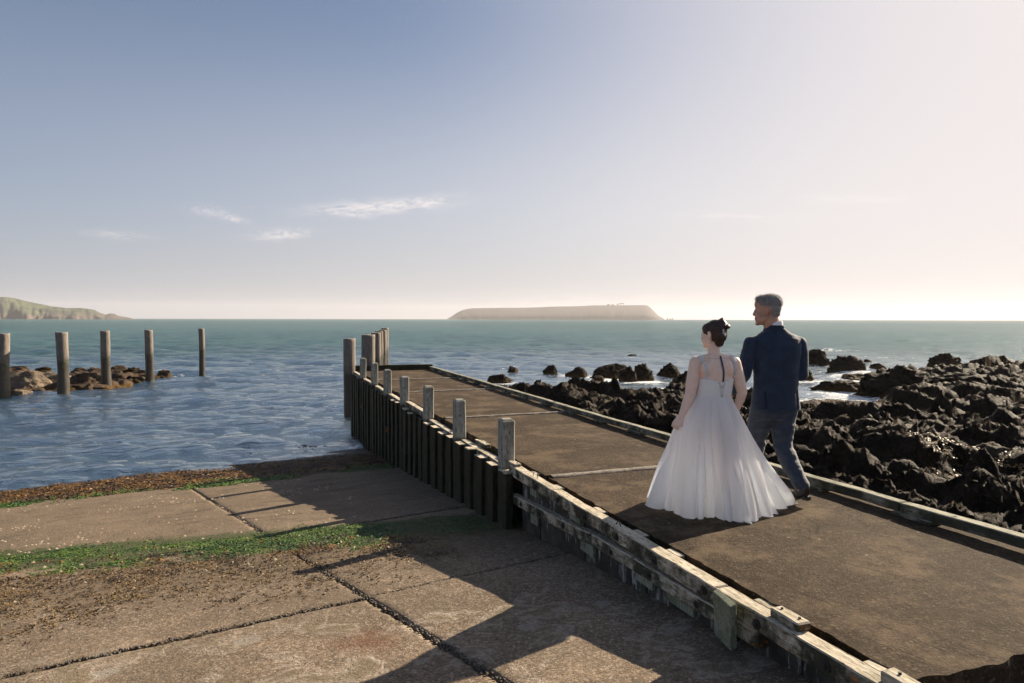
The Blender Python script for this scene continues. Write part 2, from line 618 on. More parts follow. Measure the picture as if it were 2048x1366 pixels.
def mat_slip():
    m = Mat('slipway_concrete')
    x, y, z = m.sep()
    big = m.noise(0.8, 5, 0.6)
    mid = m.noise(4.2, 6, 0.7)
    fine = m.noise(80, 4, 0.7)
    col = m.mix(m.step(big, 0.35, 0.66), (0.150, 0.106, 0.066), (0.265, 0.190, 0.124))
    col = m.mix(m.math('MULTIPLY', m.step(mid, 0.42, 0.66), 0.5), col, (0.135, 0.103, 0.074))
    agg = m.n('ShaderNodeTexVoronoi', feature='F1')
    m.put(agg.inputs['Vector'], m.co)
    agg.inputs['Scale'].default_value = 75
    agv = m.sep(agg.outputs['Color'])[0]
    col = m.mix(m.step(agv, 0.0, 1.0, 0.62, 0.0), col, (0.085, 0.066, 0.048))
    col = m.mix(m.math('MULTIPLY', m.step(agv, 0.80, 0.95), 0.6), col, (0.40, 0.325, 0.25))
    mo2 = m.noise(26, 4, 0.7, m.map(loc=(3, 5, 0)))
    col = m.mix(m.math('MULTIPLY', m.step(mo2, 0.53, 0.66), 0.5), col, (0.36, 0.285, 0.21))
    col = m.mix(m.math('MULTIPLY', m.step(mo2, 0.44, 0.34), 0.6), col, (0.055, 0.042, 0.030))
    mot = m.noise(13, 5, 0.75)
    col = m.mix(m.math('MULTIPLY', m.step(mot, 0.52, 0.68), 0.55), col, (0.10, 0.082, 0.062))
    pat = m.step(m.noise(1.35, 6, 0.68, m.map(loc=(4, 11, 0))), 0.48, 0.62)
    col = m.mix(m.math('MULTIPLY', pat, 0.5), col, m.mix(mid, (0.075, 0.058, 0.040), (0.16, 0.12, 0.082)))
    pit = m.step(m.noise(44, 3, 0.6, m.map(loc=(9, 4, 0))), 0.37, 0.31)
    col = m.mix(m.math('MULTIPLY', pit, 0.8), col, (0.03, 0.024, 0.018))
    # lower, regularly submerged part: greyer, smoother, browner
    low = m.step(m.math('ADD', y, m.math('MULTIPLY', mid, 1.5)), 8.6, 10.0)
    col = m.mix(m.math('MULTIPLY', low, 0.45), col, (0.135, 0.098, 0.062))
    lst = m.step(m.noise(2.2, 6, 0.72, m.map((0.6, 1.6, 1), (7, 2, 0))), 0.50, 0.64)
    col = m.mix(m.math('MULTIPLY', m.math('MULTIPLY', low, lst), 0.6), col, (0.060, 0.046, 0.032))
    # lichen crusts with pale rims on the dry upper slabs
    ln = m.noise(2.6, 5, 0.55, m.map(loc=(5, 2, 0)), 0.5)
    rim = m.math('MULTIPLY', m.step(ln, 0.52, 0.56), m.step(ln, 0.63, 0.57))
    body = m.step(ln, 0.56, 0.58)
    up = m.math('SUBTRACT', 1.0, m.step(y, 4.6, 5.3))
    col = m.mix(m.math('MULTIPLY', m.math('MULTIPLY', body, up), 0.55), col, (0.15, 0.12, 0.07))
    col = m.mix(m.math('MULTIPLY', m.math('MULTIPLY', m.math('MULTIPLY', rim, up), m.step(mot, 0.3, 0.6)), 0.5), col, (0.40, 0.34, 0.28))
    vd = m.voro(1.7, m.map((1, 1, 0.2), (0.2, 0.6, 0)))
    wob = m.math('ADD', vd, m.math('MULTIPLY', m.math('SUBTRACT', mid, 0.5), 0.16))
    disc = m.math('MULTIPLY', m.step(wob, 0.17, 0.13), up)
    col = m.mix(m.math('MULTIPLY', disc, 0.6), col, (0.27, 0.245, 0.21))
    # one rust stain
    dx = m.math('SUBTRACT', x, 0.61)
    dy = m.math('SUBTRACT', y, 4.32)
    rr = m.math('SQRT', m.math('ADD', m.math('MULTIPLY', dx, m.math('MULTIPLY', dx, 1.4)), m.math('MULTIPLY', dy, dy)))
    rr = m.math('ADD', rr, m.math('MULTIPLY', m.math('SUBTRACT', m.noise(6, 5, 0.7), 0.5), 0.55))
    col = m.mix(m.math('MULTIPLY', m.step(rr, 0.36, 0.0), 0.75), col, (0.125, 0.050, 0.020))
    # algal film along the tide bands
    yb = m.math('ADD', y, m.math('MULTIPLY', x, 0.26))
    yb = m.math('ADD', yb, m.math('MULTIPLY', m.math('SUBTRACT', mid, 0.5), 1.3))
    g = m.math('MULTIPLY', m.step(yb, 7.15, 7.5), m.step(yb, 8.6, 8.25))
    col = m.mix(m.math('MULTIPLY', g, 0.85), col, (0.030, 0.048, 0.010))
    tb = m.math('ADD', y, m.math('MULTIPLY', m.math('SUBTRACT', m.noise(7, 5, 0.7), 0.5), 2.2))
    t = m.math('MULTIPLY', m.step(tb, 6.0, 6.4), m.step(tb, 7.3, 6.9))
    col = m.mix(m.math('MULTIPLY', t, 0.45), col, (0.085, 0.058, 0.03))
    wtr = m.step(m.math('ADD', y, m.math('MULTIPLY', mid, 0.8)), 13.9, 14.3)
    col = m.mix(m.math('MULTIPLY', wtr, 0.9), col, (0.035, 0.024, 0.012))
    sp = m.step(fine, 0.54, 0.68)
    col = m.mix(m.math('MULTIPLY', sp, 0.45), col, (0.40, 0.34, 0.28))
    col = m.mix(m.step(fine, 0.41, 0.31), col, (0.055, 0.045, 0.036))
    h = m.math('ADD', m.math('MULTIPLY', fine, 0.55), m.math('MULTIPLY', m.noise(32, 4, 0.7), 0.8))
    h = m.math('ADD', h, m.math('MULTIPLY', m.math('MULTIPLY', body, up), 0.25))
    m.b.inputs['Specular IOR Level'].default_value = 0.2
    return m.done(col, m.step(wtr, 0, 1, 0.9, 0.5), m.bump(h, 0.95, 0.015))


SLIP = mat_slip()


def mat_leafy(name, c1, c2, scale=3.0, rough=0.6):
    m = Mat(name)
    col = m.mix(m.step(m.noise(scale, 4, 0.7), 0.38, 0.62), c1, c2)
    col = m.mix(m.math('MULTIPLY', m.noise(60, 2), 0.5), col, tuple(c * 0.5 for c in c1))
    return m.done(col, rough)


GREEN = mat_leafy('sea_lettuce_green', (0.026, 0.075, 0.006), (0.10, 0.165, 0.014))
BROWN = mat_leafy('bladder_weed_brown', (0.040, 0.019, 0.005), (0.20, 0.098, 0.016))
OCHRE = mat_leafy('dry_weed_ochre', (0.075, 0.045, 0.018), (0.20, 0.125, 0.045))
SHELL = mat_leafy('limpet_shell', (0.30, 0.235, 0.16), (0.42, 0.35, 0.25), 40, 0.8)


def mat_sea():
    m = Mat('sea_water')
    foam = m.attr('foam')
    far = m.attr('far')
    x, y, z = m.sep()
    patch = m.noise(1.0, 4, 0.6, m.map((0.012, 0.035, 0)))
    near_c = (0.008, 0.022, 0.030)
    teal = m.mix(m.step(patch, 0.35, 0.65), (0.026, 0.074, 0.077), (0.036, 0.104, 0.100))
    col = m.mix(far, near_c, teal)
    st = m.noise(1.0, 5, 0.65, m.map((0.10, 0.45, 1), rot=(0, 0, rad(20))))
    st2 = m.noise(1.0, 4, 0.65, m.map((0.5, 1.9, 1), rot=(0, 0, rad(16))))
    st3 = m.noise(1.0, 3, 0.6, m.map((1.3, 4.2, 1), rot=(0, 0, rad(22))))
    sv_ = m.math('ADD', m.math('ADD', m.math('MULTIPLY', st, 0.40), m.math('MULTIPLY', st2, 0.35)), m.math('MULTIPLY', st3, 0.25))
    col = m.mix(m.math('MULTIPLY', m.step(sv_, 0.46, 0.58), 0.7), col, m.mix(far, (0.020, 0.045, 0.055), (0.055, 0.140, 0.135)))
    col = m.mix(m.math('MULTIPLY', m.step(sv_, 0.50, 0.41), 0.65), col, m.mix(far, (0.004, 0.012, 0.018), (0.006, 0.032, 0.034)))
    n1 = m.noise(1.0, 5, 0.62, m.map((1.7, 3.6, 1), rot=(0, 0, rad(20))))
    n2 = m.noise(1.0, 4, 0.6, m.map((7.0, 13.0, 1), rot=(0, 0, rad(12))))
    h = m.math('ADD', m.math('MULTIPLY', n1, 1.0), m.math('MULTIPLY', n2, 0.22))
    n3 = m.noise(1.0, 4, 0.6, m.map((0.28, 0.75, 1), rot=(0, 0, rad(24))))
    bn = m.bump(n3, 1.0, 0.36)
    bn = m.bump(h, 1.0, 0.14, bn)
    ft = m.math('ADD', m.noise(2.2, 6, 0.7, m.map((0.6, 1.5, 1))), m.math('MULTIPLY', m.noise(9, 4, 0.7), 0.35))
    fm = m.step(m.math('ADD', foam, m.math('MULTIPLY', m.math('SUBTRACT', ft, 0.68), 1.6)), 0.46, 0.62)
    col = m.mix(fm, col, (0.72, 0.74, 0.75))
    fr = m.n('ShaderNodeFresnel')
    fr.inputs['IOR'].default_value = 1.333
    m.put(fr.inputs['Normal'], bn)
    gl = m.n('ShaderNodeBsdfGlossy')
    m.put(gl.inputs['Color'], (0.90, 0.96, 0.96))
    m.put(gl.inputs['Roughness'], m.step(far, 0, 1, 0.05, 0.10))
    m.put(gl.inputs['Normal'], bn)
    fac = m.math('MINIMUM', m.math('MULTIPLY', fr.outputs[0], m.step(far, 0, 1, 0.80, 0.46)), m.step(far, 0, 1, 0.66, 0.31))
    fac = m.math('MULTIPLY', fac, m.step(fm, 0, 1, 1.0, 0.1))
    mx = m.n('ShaderNodeMixShader')
    m.put(mx.inputs[0], fac)
    m.b.inputs['Specular IOR Level'].default_value = 0.0
    m.t.links.new(m.b.outputs[0], mx.inputs[1])
    m.t.links.new(gl.outputs[0], mx.inputs[2])
    m.t.links.new(mx.outputs[0], m.out.inputs['Surface'])
    return m.done(col, 0.9, bn)


SEA = mat_sea()

# ------------------------------------------------------------------ sea: one sheet to the horizon
REEF_OUT = np.array([(5.1, 29.5), (7.6, 29.5), (9.6, 28.6), (11.7, 27.7), (14.3, 26.7), (16.3, 26.9), (18.4, 26.7), (19.8, 24.6), (20.7, 21.8), (22.6, 21.9),
                     (29.0, 26.4), (36.3, 31.2), (43.4, 33.0), (52.2, 34.0), (66, 31), (80, 20), (80, -12), (5.1, -12)])


def poly_sd(px, py, poly):
    """Signed distance to a polygon, positive inside."""
    n = len(poly)
    d = np.full(px.shape, 1e9)
    inside = np.zeros(px.shape, bool)
    for i in range(n):
        ax, ay = poly[i]
        bx, by = poly[(i + 1) % n]
        ex, ey = bx - ax, by - ay
        t = np.clip(((px - ax) * ex + (py - ay) * ey) / (ex * ex + ey * ey), 0, 1)
        d = np.minimum(d, np.hypot(px - ax - t * ex, py - ay - t * ey))
        c = ((ay > py) != (by > py)) & (px < (bx - ax) * (py - ay) / (by - ay + 1e-12) + ax)
        inside ^= c
    return np.where(inside, d, -d)


# boulders standing in the water: x, y, width, height, base z
ROCKS_R = [
    ((14.89, 40.62, 0.72, 0.52), 'small lone rock in the surf beyond the end of the jetty', 3),
    ((16.38, 38.0, 0.95, 0.66), 'grey peaked rock alone in the shallows, left of the larger offshore cluster', 2),
    ((17.36, 36.12, 1.3, 0.62), 'low dark rock with a split top in the shallows behind the reef edge', 1),
    ((11.71, 33.87, 1.3, 0.66), 'dark weed-topped rock nearest the far right corner of the jetty', 1),
    ((18.85, 34.5, 2.3, 0.85), 'long dark rock forming the back of the offshore cluster', 1),
    ((18.41, 32.04, 0.95, 1.0), 'tall upright block of rock at the front of the offshore cluster', 2),
    ((19.47, 32.28, 1.3, 0.95), 'rounded dark rock at the right of the offshore cluster', 1),
    ((22.28, 33.97, 1.55, 0.9), 'dark rock in the shallows left of the woman\'s upper arm', 1),
    ((17.12, 33.13, 0.8, 0.5), 'small dark rock before the offshore cluster, tilted to one side', 3),
    ((18.43, 26.6, 1.5, 1.0), 'large rough rock at the reef edge beside the woman\'s left elbow', 1),
    ((38.11, 39.17, 2.1, 1.35), 'peaked rock far out, just right of the man\'s upper arm', 2),
    ((35.76, 33.92, 2.2, 1.15), 'steep dark rock with golden weed at its foot beyond the tide pool', 2),
    ((44.43, 40.55, 0.65, 0.42), 'tiny rock just breaking the sea beyond the tide pool', 3),
    ((40.19, 35.68, 1.1, 0.5), 'low pointed rock between the tide pool and the far ridge', 3),
    ((27.88, 29.87, 1.7, 1.15), 'dark rock by the man\'s right elbow with water behind it', 1),
    ((32.07, 29.7, 1.9, 0.42), 'flat low rock lying awash in the tide pool', 3),
    ((26.08, 21.61, 3.3, 1.45), 'huge dark mound of rock on the near shore of the tide pool', 0),
    ((44.86, 33.99, 2.4, 1.05), 'rugged knob of rock standing highest on the far ridge', 0),
    ((29.81, 21.28, 4.4, 1.05), 'long flat-topped wall of rock at the right of the reef', 0),
    ((31.62, 54.36, 1.1, 0.32), 'rock barely awash far out, left of the woman\'s neck', 3),
    ((25.52, 24.62, 2.0, 0.7), 'weathered rock in front of the tide pool beside the man\'s jacket', 1),
]
POOLS = [(28.5, 28.3, 5.5, 3.2, 0.6), (33.5, 31.5, 4.5, 2.6, 0.5), (24.0, 25.0, 3.0, 1.6, 0.4), (15.2, 10.5, 1.1, 0.45, 0.5)]

na, nr = 760, 600
az = np.linspace(rad(-58), rad(110), na)
rr = 10.0 * (4200 / 10.0) ** np.linspace(0, 1, nr)
A, Rr = np.meshgrid(az, rr)
X = (Rr * np.sin(A)).ravel()
Y = (Rr * np.cos(A)).ravel()
rflat = Rr.ravel()
sp = rflat * max((rr[1] / rr[0] - 1), az[1] - az[0])
Z = np.zeros_like(X)
shelter = 0.60 + 0.40 * sstep(16, 60, rflat)
wr = np.random.default_rng(3)
for k in range(46):
    lam = 0.28 * (7.5 / 0.28) ** (k / 45)
    th = rad(200) + wr.normal() * 0.5
    kx, ky = math.sin(th) * 2 * math.pi / lam, math.cos(th) * 2 * math.pi / lam
    amp = 0.013 * lam ** 0.95 * (1.0 if lam < 3 else 0.7)
    ok = 1 - sstep(lam / 4.5, lam / 2.4, sp)
    gustn = 1.0
    ph = kx * X + ky * Y + wr.uniform(0, 6.28)
    Z += amp * ok * (np.sin(ph) + 0.35 * np.sin(2 * ph + 1.2))
grp = 0.75 + 0.5 * perlin(np.stack([X * 0.09, Y * 0.16, X * 0], 1))
Z = WATER + Z * shelter * grp
foam = np.zeros_like(X)
nearm = rflat < 95
sd = np.full(X.shape, -50.0)
sd[nearm] = poly_sd(X[nearm], Y[nearm], REEF_OUT)
seaside = (Y > 18)
foam += 0.36 * np.exp(-(np.clip(-sd, 0, 50) / 1.5) ** 2) * seaside * (sd < 1.5) * sstep(7, 11, X)
foam += 0.26 * np.exp(-(np.clip(-sd - 1, 0, 50) / 6.0) ** 2) * seaside
for (p, _, _) in ROCKS_R:
    d = np.hypot((X - p[0]), (Y - p[1])) - p[2] * 0.5
    foam += 0.36 * np.exp(-(np.clip(d, 0, 50) / 0.9) ** 2) * (p[1] > 24)
# surf lines
for (x0, y0, hx, hy, s, tl) in [(32, 57, 9, 1.1, 0.45, 0.12), (27, 49, 7, 1.5, 0.36, 0.1), (57, 58, 5, 1.3, 0.62, -0.45), (50, 45, 9, 2.0, 0.42, -0.4), (16, 43, 5, 1.2, 0.4, 0.0),
                                (-8.3, 49.3, 3.8, 0.9, 0.62, 0.12), (-12.2, 46.5, 3.0, 1.5, 0.45, 0.1), (-4.6, 45.5, 2.4, 1.4, 0.34, 0.1), (-7.5, 45.2, 3.0, 0.8, 0.3, 0.1)]:
    yy = Y - y0 - (X - x0) * tl
    foam += s * np.exp(-((X - x0) / hx) ** 2 - (yy / hy) ** 2)
far = sstep(26, 105, rflat) * (0.92 + 0.08 * perlin(np.stack([X * 0.02, Y * 0.05, X * 0 + 4], 1)))
me = raw_mesh('sea', np.stack([X, Y, Z], 1), grid_faces(nr, na)[:, ::-1].copy(), True)
for nm, arr in (('foam', foam), ('far', far)):
    at = me.attributes.new(nm, 'FLOAT', 'POINT')
    at.data.foreach_set('value', arr.astype(np.float32))
tag(link('sea', me, SEA), 'teal sea ruffled by wind, darker and bluer close to the slipway', kind='structure')

# ------------------------------------------------------------------ far land


def far_land(name, prof, dist, depth, mat, label, nx=260, ny=36, rough=1.0, seed=0.0):
    """prof: (right offset, height over water) at a forward distance; a hill with real depth behind it."""
    k_ = dist / 1500
    px = np.array([p[0] for p in prof]) * k_
    pz = np.array([(p[1] - 2) * k_ + 4 if p[1] > 0 else 0 for p in prof])
    depth = depth * k_
    u = np.linspace(px[0], px[-1], nx)
    h = np.interp(u, px, pz)
    v = np.linspace(0, 1, ny)
    U, V = np.meshgrid(u, v)
    Hh = np.tile(h, (ny, 1))
    cross = np.where(V < 0.45, np.clip(V / 0.45, 0, 1) ** 0.55, np.clip((1 - V) / 0.55, 0, 1) ** 0.6)
    gul = ridged(np.stack([U.ravel() * 0.03 + seed, V.ravel() * 1.2, U.ravel() * 0], 1), 4).reshape(U.shape)
    zz = Hh * cross * (1 - rough * 0.30 * gul * (1 - cross ** 6))
    fwd = dist + (V - 0.45) * depth + fbm(np.stack([U.ravel() * 0.02 + seed, V.ravel() * 2, U.ravel() * 0 + 3], 1), 3).reshape(U.shape) * depth * (0.15 if rough > 0.5 else 0.02) * (1 - V)
    sx, cx = math.sin(YAW), math.cos(YAW)
    sc = fwd / dist
    xw = fwd * sx + U * sc * cx
    yw = fwd * cx - U * sc * sx
    P = np.stack([xw.ravel(), yw.ravel(), WATER - 0.6 + zz.ravel()], 1)
    o = link(name, raw_mesh(name, P, grid_faces(ny, nx), True), mat)
    return tag(o, label, kind='structure')


def mat_hill():
    m = Mat('headland_grass_and_rock')
    a = m.noise(0.012, 6, 0.65)
    b = m.noise(0.05, 5, 0.7)
    z = m.sep()[2]
    col = m.mix(m.step(a, 0.42, 0.58), (0.026, 0.034, 0.017), (0.075, 0.092, 0.034))
    lowm = m.math('SUBTRACT', 1.0, m.step(m.math('ADD', z, m.math('MULTIPLY', b, 22.0)), 16, 30))
    col = m.mix(lowm, col, (0.085, 0.066, 0.05))
    col = m.mix(m.step(b, 0.55, 0.66), col, (0.04, 0.045, 0.032))
    return m.done(col, 0.95, m.bump(b, 0.6, 4.0))


def mat_island():
    m = Mat('island_scrub')
    a = m.noise(0.02, 6, 0.65)
    col = m.mix(m.step(a, 0.4, 0.62), (0.017, 0.011, 0.013), (0.024, 0.016, 0.018))
    return m.done(col, 0.95)


far_land('island', [(-145, 0), (-139, 3.6), (-131, 8), (-120, 15.5), (-109, 21), (-98, 23.6), (-87, 25.0), (-60, 25.6), (-26, 26.2), (29, 26.7), (60, 27.6), (84, 29.0), (130, 29.8), (160, 30.8),
                    (182, 32.2), (237, 32.2), (268, 32.6), (288, 32.8), (296, 32.2), (303, 28), (314, 17), (322, 9), (333, 3.4), (336, 0)], 3300, 260, mat_island(),
         'long flat-topped island on the horizon with a steep right end', rough=0.0)
for (dx, hh, wh) in [(341, 5.5, 'tallest sea stack, nearest the right tip of the island'), (347, 4.2, 'lowest sea stack, middle one off the island tip'), (352, 4.8, 'outermost sea stack, farthest right off the island tip')]:
    far_land('sea_stack', [(dx - 2.2, 0), (dx - 0.8, hh * 0.7), (dx, hh + 1.2), (dx + 0.9, hh * 0.6), (dx + 2.2, 0)], 3300, 8, bpy.data.materials['island_scrub'], wh, 12, 8)
far_land('headland', [(-1700, 75), (-1455, 72), (-1280, 60), (-1125, 48), (-1092, 45.6), (-1059, 37), (-1015, 28.2), (-977, 23.6), (-949, 24.0), (-930, 21.8), (-916, 19.4), (-904, 13), (-892, 9.4),
                      (-881, 12.2), (-872, 11), (-862, 6), (-845, 3.6), (-825, 0)], 2000, 500, mat_hill(), 'green and brown headland running down to the sea at the left', nx=420, ny=70, rough=0.55, seed=4.0)

# trees along the island's crest
for i, (dx, hh) in enumerate([(212, 2.2), (221, 1.6), (231, 3.0), (238, 4.2), (243, 4.6)]):
    bm = bmesh.new()
    bmesh.ops.create_cone(bm, segments=6, radius1=0.35, radius2=0.2, depth=hh, matrix=Matrix.Translation((0, 0, hh / 2)), cap_ends=True)
    root = empty('island_tree', (3300 * math.sin(YAW) + 2.2 * dx * math.cos(YAW), 3300 * math.cos(YAW) - 2.2 * dx * math.sin(YAW), 66.0))
    bm_obj('trunk', bm, W_PLANK, root)
    bm = bmesh.new()
    for q in range(9):
        bmesh.ops.create_icosphere(bm, subdivisions=1, radius=random.uniform(0.7, 1.3), matrix=Matrix.Translation((random.uniform(-2.2, 2.2), random.uniform(-2, 2), hh + random.uniform(-0.7, 0.5))))
    bm_obj('crown', bm, bpy.data.materials['island_scrub'], root)
    root.scale = (2.2, 2.2, 2.2)
    tag(root, ['far left bush on the island skyline', 'low second bush on the island skyline', 'middle tree on the island skyline', 'tall tree second from right on the island skyline',
               'tallest tree, rightmost on the island skyline'][i], 'tree', 'trees on the island skyline')

# air: pale haze over the whole scene
bm = bmesh.new()
box_bm(bm, (1200, 300, 46), (9800, 9800, 104))
hz = bm_obj('haze', bm, None)
hm = bpy.data.materials.new('haze_air')
hm.use_nodes = True
ht = hm.node_tree
ht.nodes.clear()
ho = ht.nodes.new('ShaderNodeOutputMaterial')
hv = ht.nodes.new('ShaderNodeVolumePrincipled')
hv.inputs['Color'].default_value = (0.98, 0.93, 0.94, 1)
hv.inputs['Density'].default_value = 0.00009
hv.inputs['Anisotropy'].default_value = 0.2
ht.links.new(hv.outputs[0], ho.inputs['Volume'])
hz.data.materials.append(hm)
tag(hz, 'pale sea haze thickening towards the horizon', kind='stuff')

# ------------------------------------------------------------------ reef: rough dark rock shelf right of the jetty
na, nr = 860, 500
az = np.linspace(rad(9), rad(100), na)
rr = 4.6 * (85 / 4.6) ** np.linspace(0, 1, nr)
A, Rr = np.meshgrid(az, rr)
X = (Rr * np.sin(A)).ravel()
Y = (Rr * np.cos(A)).ravel()
warp = np.stack([X * 0.16, Y * 0.16, X * 0], 1)
wx = X + fbm(warp + 5, 3) * 1.6
wy = Y + fbm(warp + 9, 3) * 1.6
sd = poly_sd(X, Y, REEF_OUT) + fbm(np.stack([X * 0.3, Y * 0.3, X * 0 + 2], 1), 3) * 1.6
cr, sr = math.cos(rad(28)), math.sin(rad(28))
us, vs = wx * cr + wy * sr, -wx * sr + wy * cr           # strata strike across the shelf
MORE_POOLS = [(17.0, 22.0, 1.8, 0.5, 0.3), (20.5, 15.5, 1.6, 0.4, 0.4), (9.0, 24.5, 1.4, 0.5, 0.2), (38.0, 24.0, 4.0, 0.9, 0.3), (26.0, 17.0, 1.8, 0.4, 0.5), (45.0, 28.0, 4.0, 0.9, 0.2)]


def billow(p, octv=4, gain=0.5, lac=2.1):
    p = np.asarray(p, float)
    a, t_, o = 1.0, 0.0, 0
    for k in range(octv):
        o = o + a * np.clip(np.abs(perlin(p + k * 13.1)) * 1.7, 0, 1) ** 0.8
        t_ += a
        a *= gain
        p = p * lac
    return o / t_


dist_c = np.hypot(X, Y)
base = -2.45 + 0.70 * sstep(-0.9, 1.2, sd) + 0.50 * sstep(0.5, 5, sd) * (1 - 0.85 * sstep(13, 25, dist_c))
big = billow(np.stack([us * 0.20, vs * 0.36, X * 0 + 1], 1), 2, 0.45)
bigr = ridged(np.stack([us * 0.13, vs * 0.30, X * 0 + 21], 1), 3, 0.5)
med = billow(np.stack([us * 0.55, vs * 1.0, X * 0 + 7], 1), 3, 0.5)
med2 = billow(np.stack([wx * 1.4, wy * 1.7, X * 0 + 17], 1), 4, 0.55)
sml = billow(np.stack([wx * 4.2, wy * 4.8, X * 0 + 3], 1), 4, 0.6)
fin = fbm(np.stack([X * 11.0, Y * 11.0, X * 0 + 3], 1), 4, 0.65)
ins = sstep(-0.8, 0.8, sd)
nearj = 0.5 + 0.5 * sstep(5.0, 8.0, X)
def scarp(lam, o, wob):
    """Tilted strata: a steep broken face on the shore side, a long back slope towards the sun."""
    s_ = (wx * math.sin(rad(58)) + wy * math.cos(rad(58))) / lam
    p_ = np.stack([X / lam * 0.55, Y / lam * 0.55, X * 0 + o], 1)
    ph = s_ + wob * fbm(p_, 3, 0.6)
    f_ = ph - np.floor(ph)
    cell = np.floor(ph)
    a_ = 0.35 + 0.65 * np.clip(0.5 + 0.9 * perlin(np.stack([wx / lam * 0.35 + cell * 7.7, wy / lam * 0.35, X * 0 + o + 3], 1)), 0, 1)
    return sstep(0, 0.22, f_) * (1 - f_ ** 1.3) * a_


strata = 0.85 * (scarp(3.1, 2.0, 1.5) - 0.3) * nearj + 0.36 * (scarp(1.15, 12.0, 1.6) - 0.3) + 0.15 * (scarp(0.48, 22.0, 1.4) - 0.3)
Z = base + 0.05 + ins * strata + ins * ((0.50 * (big - 0.30) + 0.30 * (bigr - 0.3)) * nearj + 0.20 * (med - 0.28) * nearj + 0.20 * (med2 - 0.3)) + 0.20 * (sml - 0.3) + 0.055 * fin + 0.05 * fbm(np.stack([X * 4.6, Y * 4.6, X * 0 + 8], 1), 3, 0.6)
for (px_, py_, hx, hy, ang) in POOLS + MORE_POOLS:
    c_, s_ = math.cos(ang), math.sin(ang)
    dx, dy = X - px_, Y - py_
    q = np.hypot((dx * c_ + dy * s_) / hx, (-dx * s_ + dy * c_) / hy) + 0.35 * fbm(np.stack([X * 0.6, Y * 0.6, X * 0 + 8], 1), 3)
    w = 1 - sstep(0.75, 1.15, q)
    Z = Z * (1 - w) + np.minimum(Z, -2.15 + 0.3 * (med - 0.3)) * w
# the ground falls away in front of the tide pool, and a perched pool lies in a hollow nearer by
azd = np.degrees(np.arctan2(X, Y))
wob = 0.22 * fbm(np.stack([X * 0.9, Y * 0.9, X * 0 + 14], 1), 3)
ceil_ = 1.52 - 0.119 * (X * math.sin(YAW) + Y * math.cos(YAW)) + wob
cm = sstep(41.5, 43, azd + 3 * wob) * (1 - sstep(48, 49.5, azd + 3 * wob)) * sstep(15, 18, dist_c)
Z = Z * (1 - cm) + np.minimum(Z, ceil_) * cm
pd = np.hypot((X - 12.75) / 0.85, (Y - 8.75) / 0.50) + 0.5 * wob
pw = 1 - sstep(0.9, 1.6, pd)
Z = Z * (1 - pw) + np.minimum(Z, -1.44 + 0.12 * (pd - 0.5)) * pw
pw2 = (1 - sstep(0.5, 1.0, np.hypot((X - 11.6) / 1.3, (Y - 8.0) / 1.0)))
Z = Z * (1 - pw2) + np.minimum(Z, -1.22 + wob * 0.5) * pw2
dx3 = fbm(np.stack([X * 1.4, Y * 1.4, Z * 1.8], 1), 3, 0.6)
dy3 = fbm(np.stack([X * 1.4 + 31, Y * 1.4, Z * 1.8], 1), 3, 0.6)
Xs = np.maximum(X + dx3 * 0.35 * ins, 4.98)
Ys = Y + dy3 * 0.35 * ins
Z = np.where(X < 4.98, -2.6, Z)
Z = np.minimum(Z, np.where(X < 9, -0.28 + 0.13 * (X - 5), 9))
reef = link('reef', raw_mesh('reef', np.stack([Xs, Ys, Z], 1), grid_faces(nr, na)[:, ::-1].copy(), True), ROCK)
tag(reef, 'jagged dark rock reef reaching from the jetty out to the sea', kind='structure')


RP = np.stack([Xs, Ys, Z], 1)
# perched tide pool
th = np.linspace(0, 2 * math.pi, 40, endpoint=False)
pv = [(12.75 + 1.15 * math.cos(t), 8.75 + 0.72 * math.sin(t), -1.365) for t in th] + [(12.75, 8.75, -1.365)]
mp = Mat('still_pool_water')
tag(link('tide_pool', raw_mesh('tide_pool', pv, [(i, (i + 1) % 40, 40) for i in range(40)]), mp.done((0.02, 0.022, 0.02), 0.03, mp.bump(mp.noise(9, 3), 0.3, 0.02), IOR=1.333)),
    'small bright pool of water in a hollow of the reef', kind='structure')


def rock_mesh(name, w, h, seed, sub=4, ragged=1.0, dx=0.8, strata=0.0):
    """A boulder: a sphere cut by tilted planes, then broken up by ridges; base at z = 0."""
    r = np.random.default_rng(seed)
    bm = bmesh.new()
    bmesh.ops.create_icosphere(bm, subdivisions=sub, radius=1.0)
    P = np.array([v.co for v in bm.verts])
    F = np.array([[v.index for v in f.verts] for f in bm.faces])
    bm.free()
    n = r.normal(size=(13, 3))
    n[:, 2] = np.abs(n[:, 2]) * 0.8
    n /= np.linalg.norm(n, axis=1)[:, None]
    dd = r.uniform(0.62, 0.95, 13)
    cut = np.min(np.where(P @ n.T > 1e-3, dd / np.maximum(P @ n.T, 1e-3), 9), axis=1)
    rad_ = np.minimum(1.0, cut)
    o = seed * 3.3
    rad_ = rad_ * (1 + ragged * (0.30 * (ridged(P * 1.3 + o, 4, 0.6) - 0.35) + 0.16 * (ridged(P * 4.0 + o, 4, 0.6) - 0.3) + 0.03 * fbm(P * 13 + o, 3)))
    if strata:
        rad_ = rad_ * (1 + strata * (ridged(P * np.array([0.9, 0.9, 0.9]) @ np.array([[2.2, 0, 0], [0, 0.4, 0], [1.4, 0, 0.6]]) * 1.4 + o, 3) - 0.4))
    Q = P * rad_[:, None] * np.array([w / 2 * 1.08, w / 2 * dx, h * 0.72]) + np.array([0, 0, h * 0.30])
    return raw_mesh(name, Q, F, True)


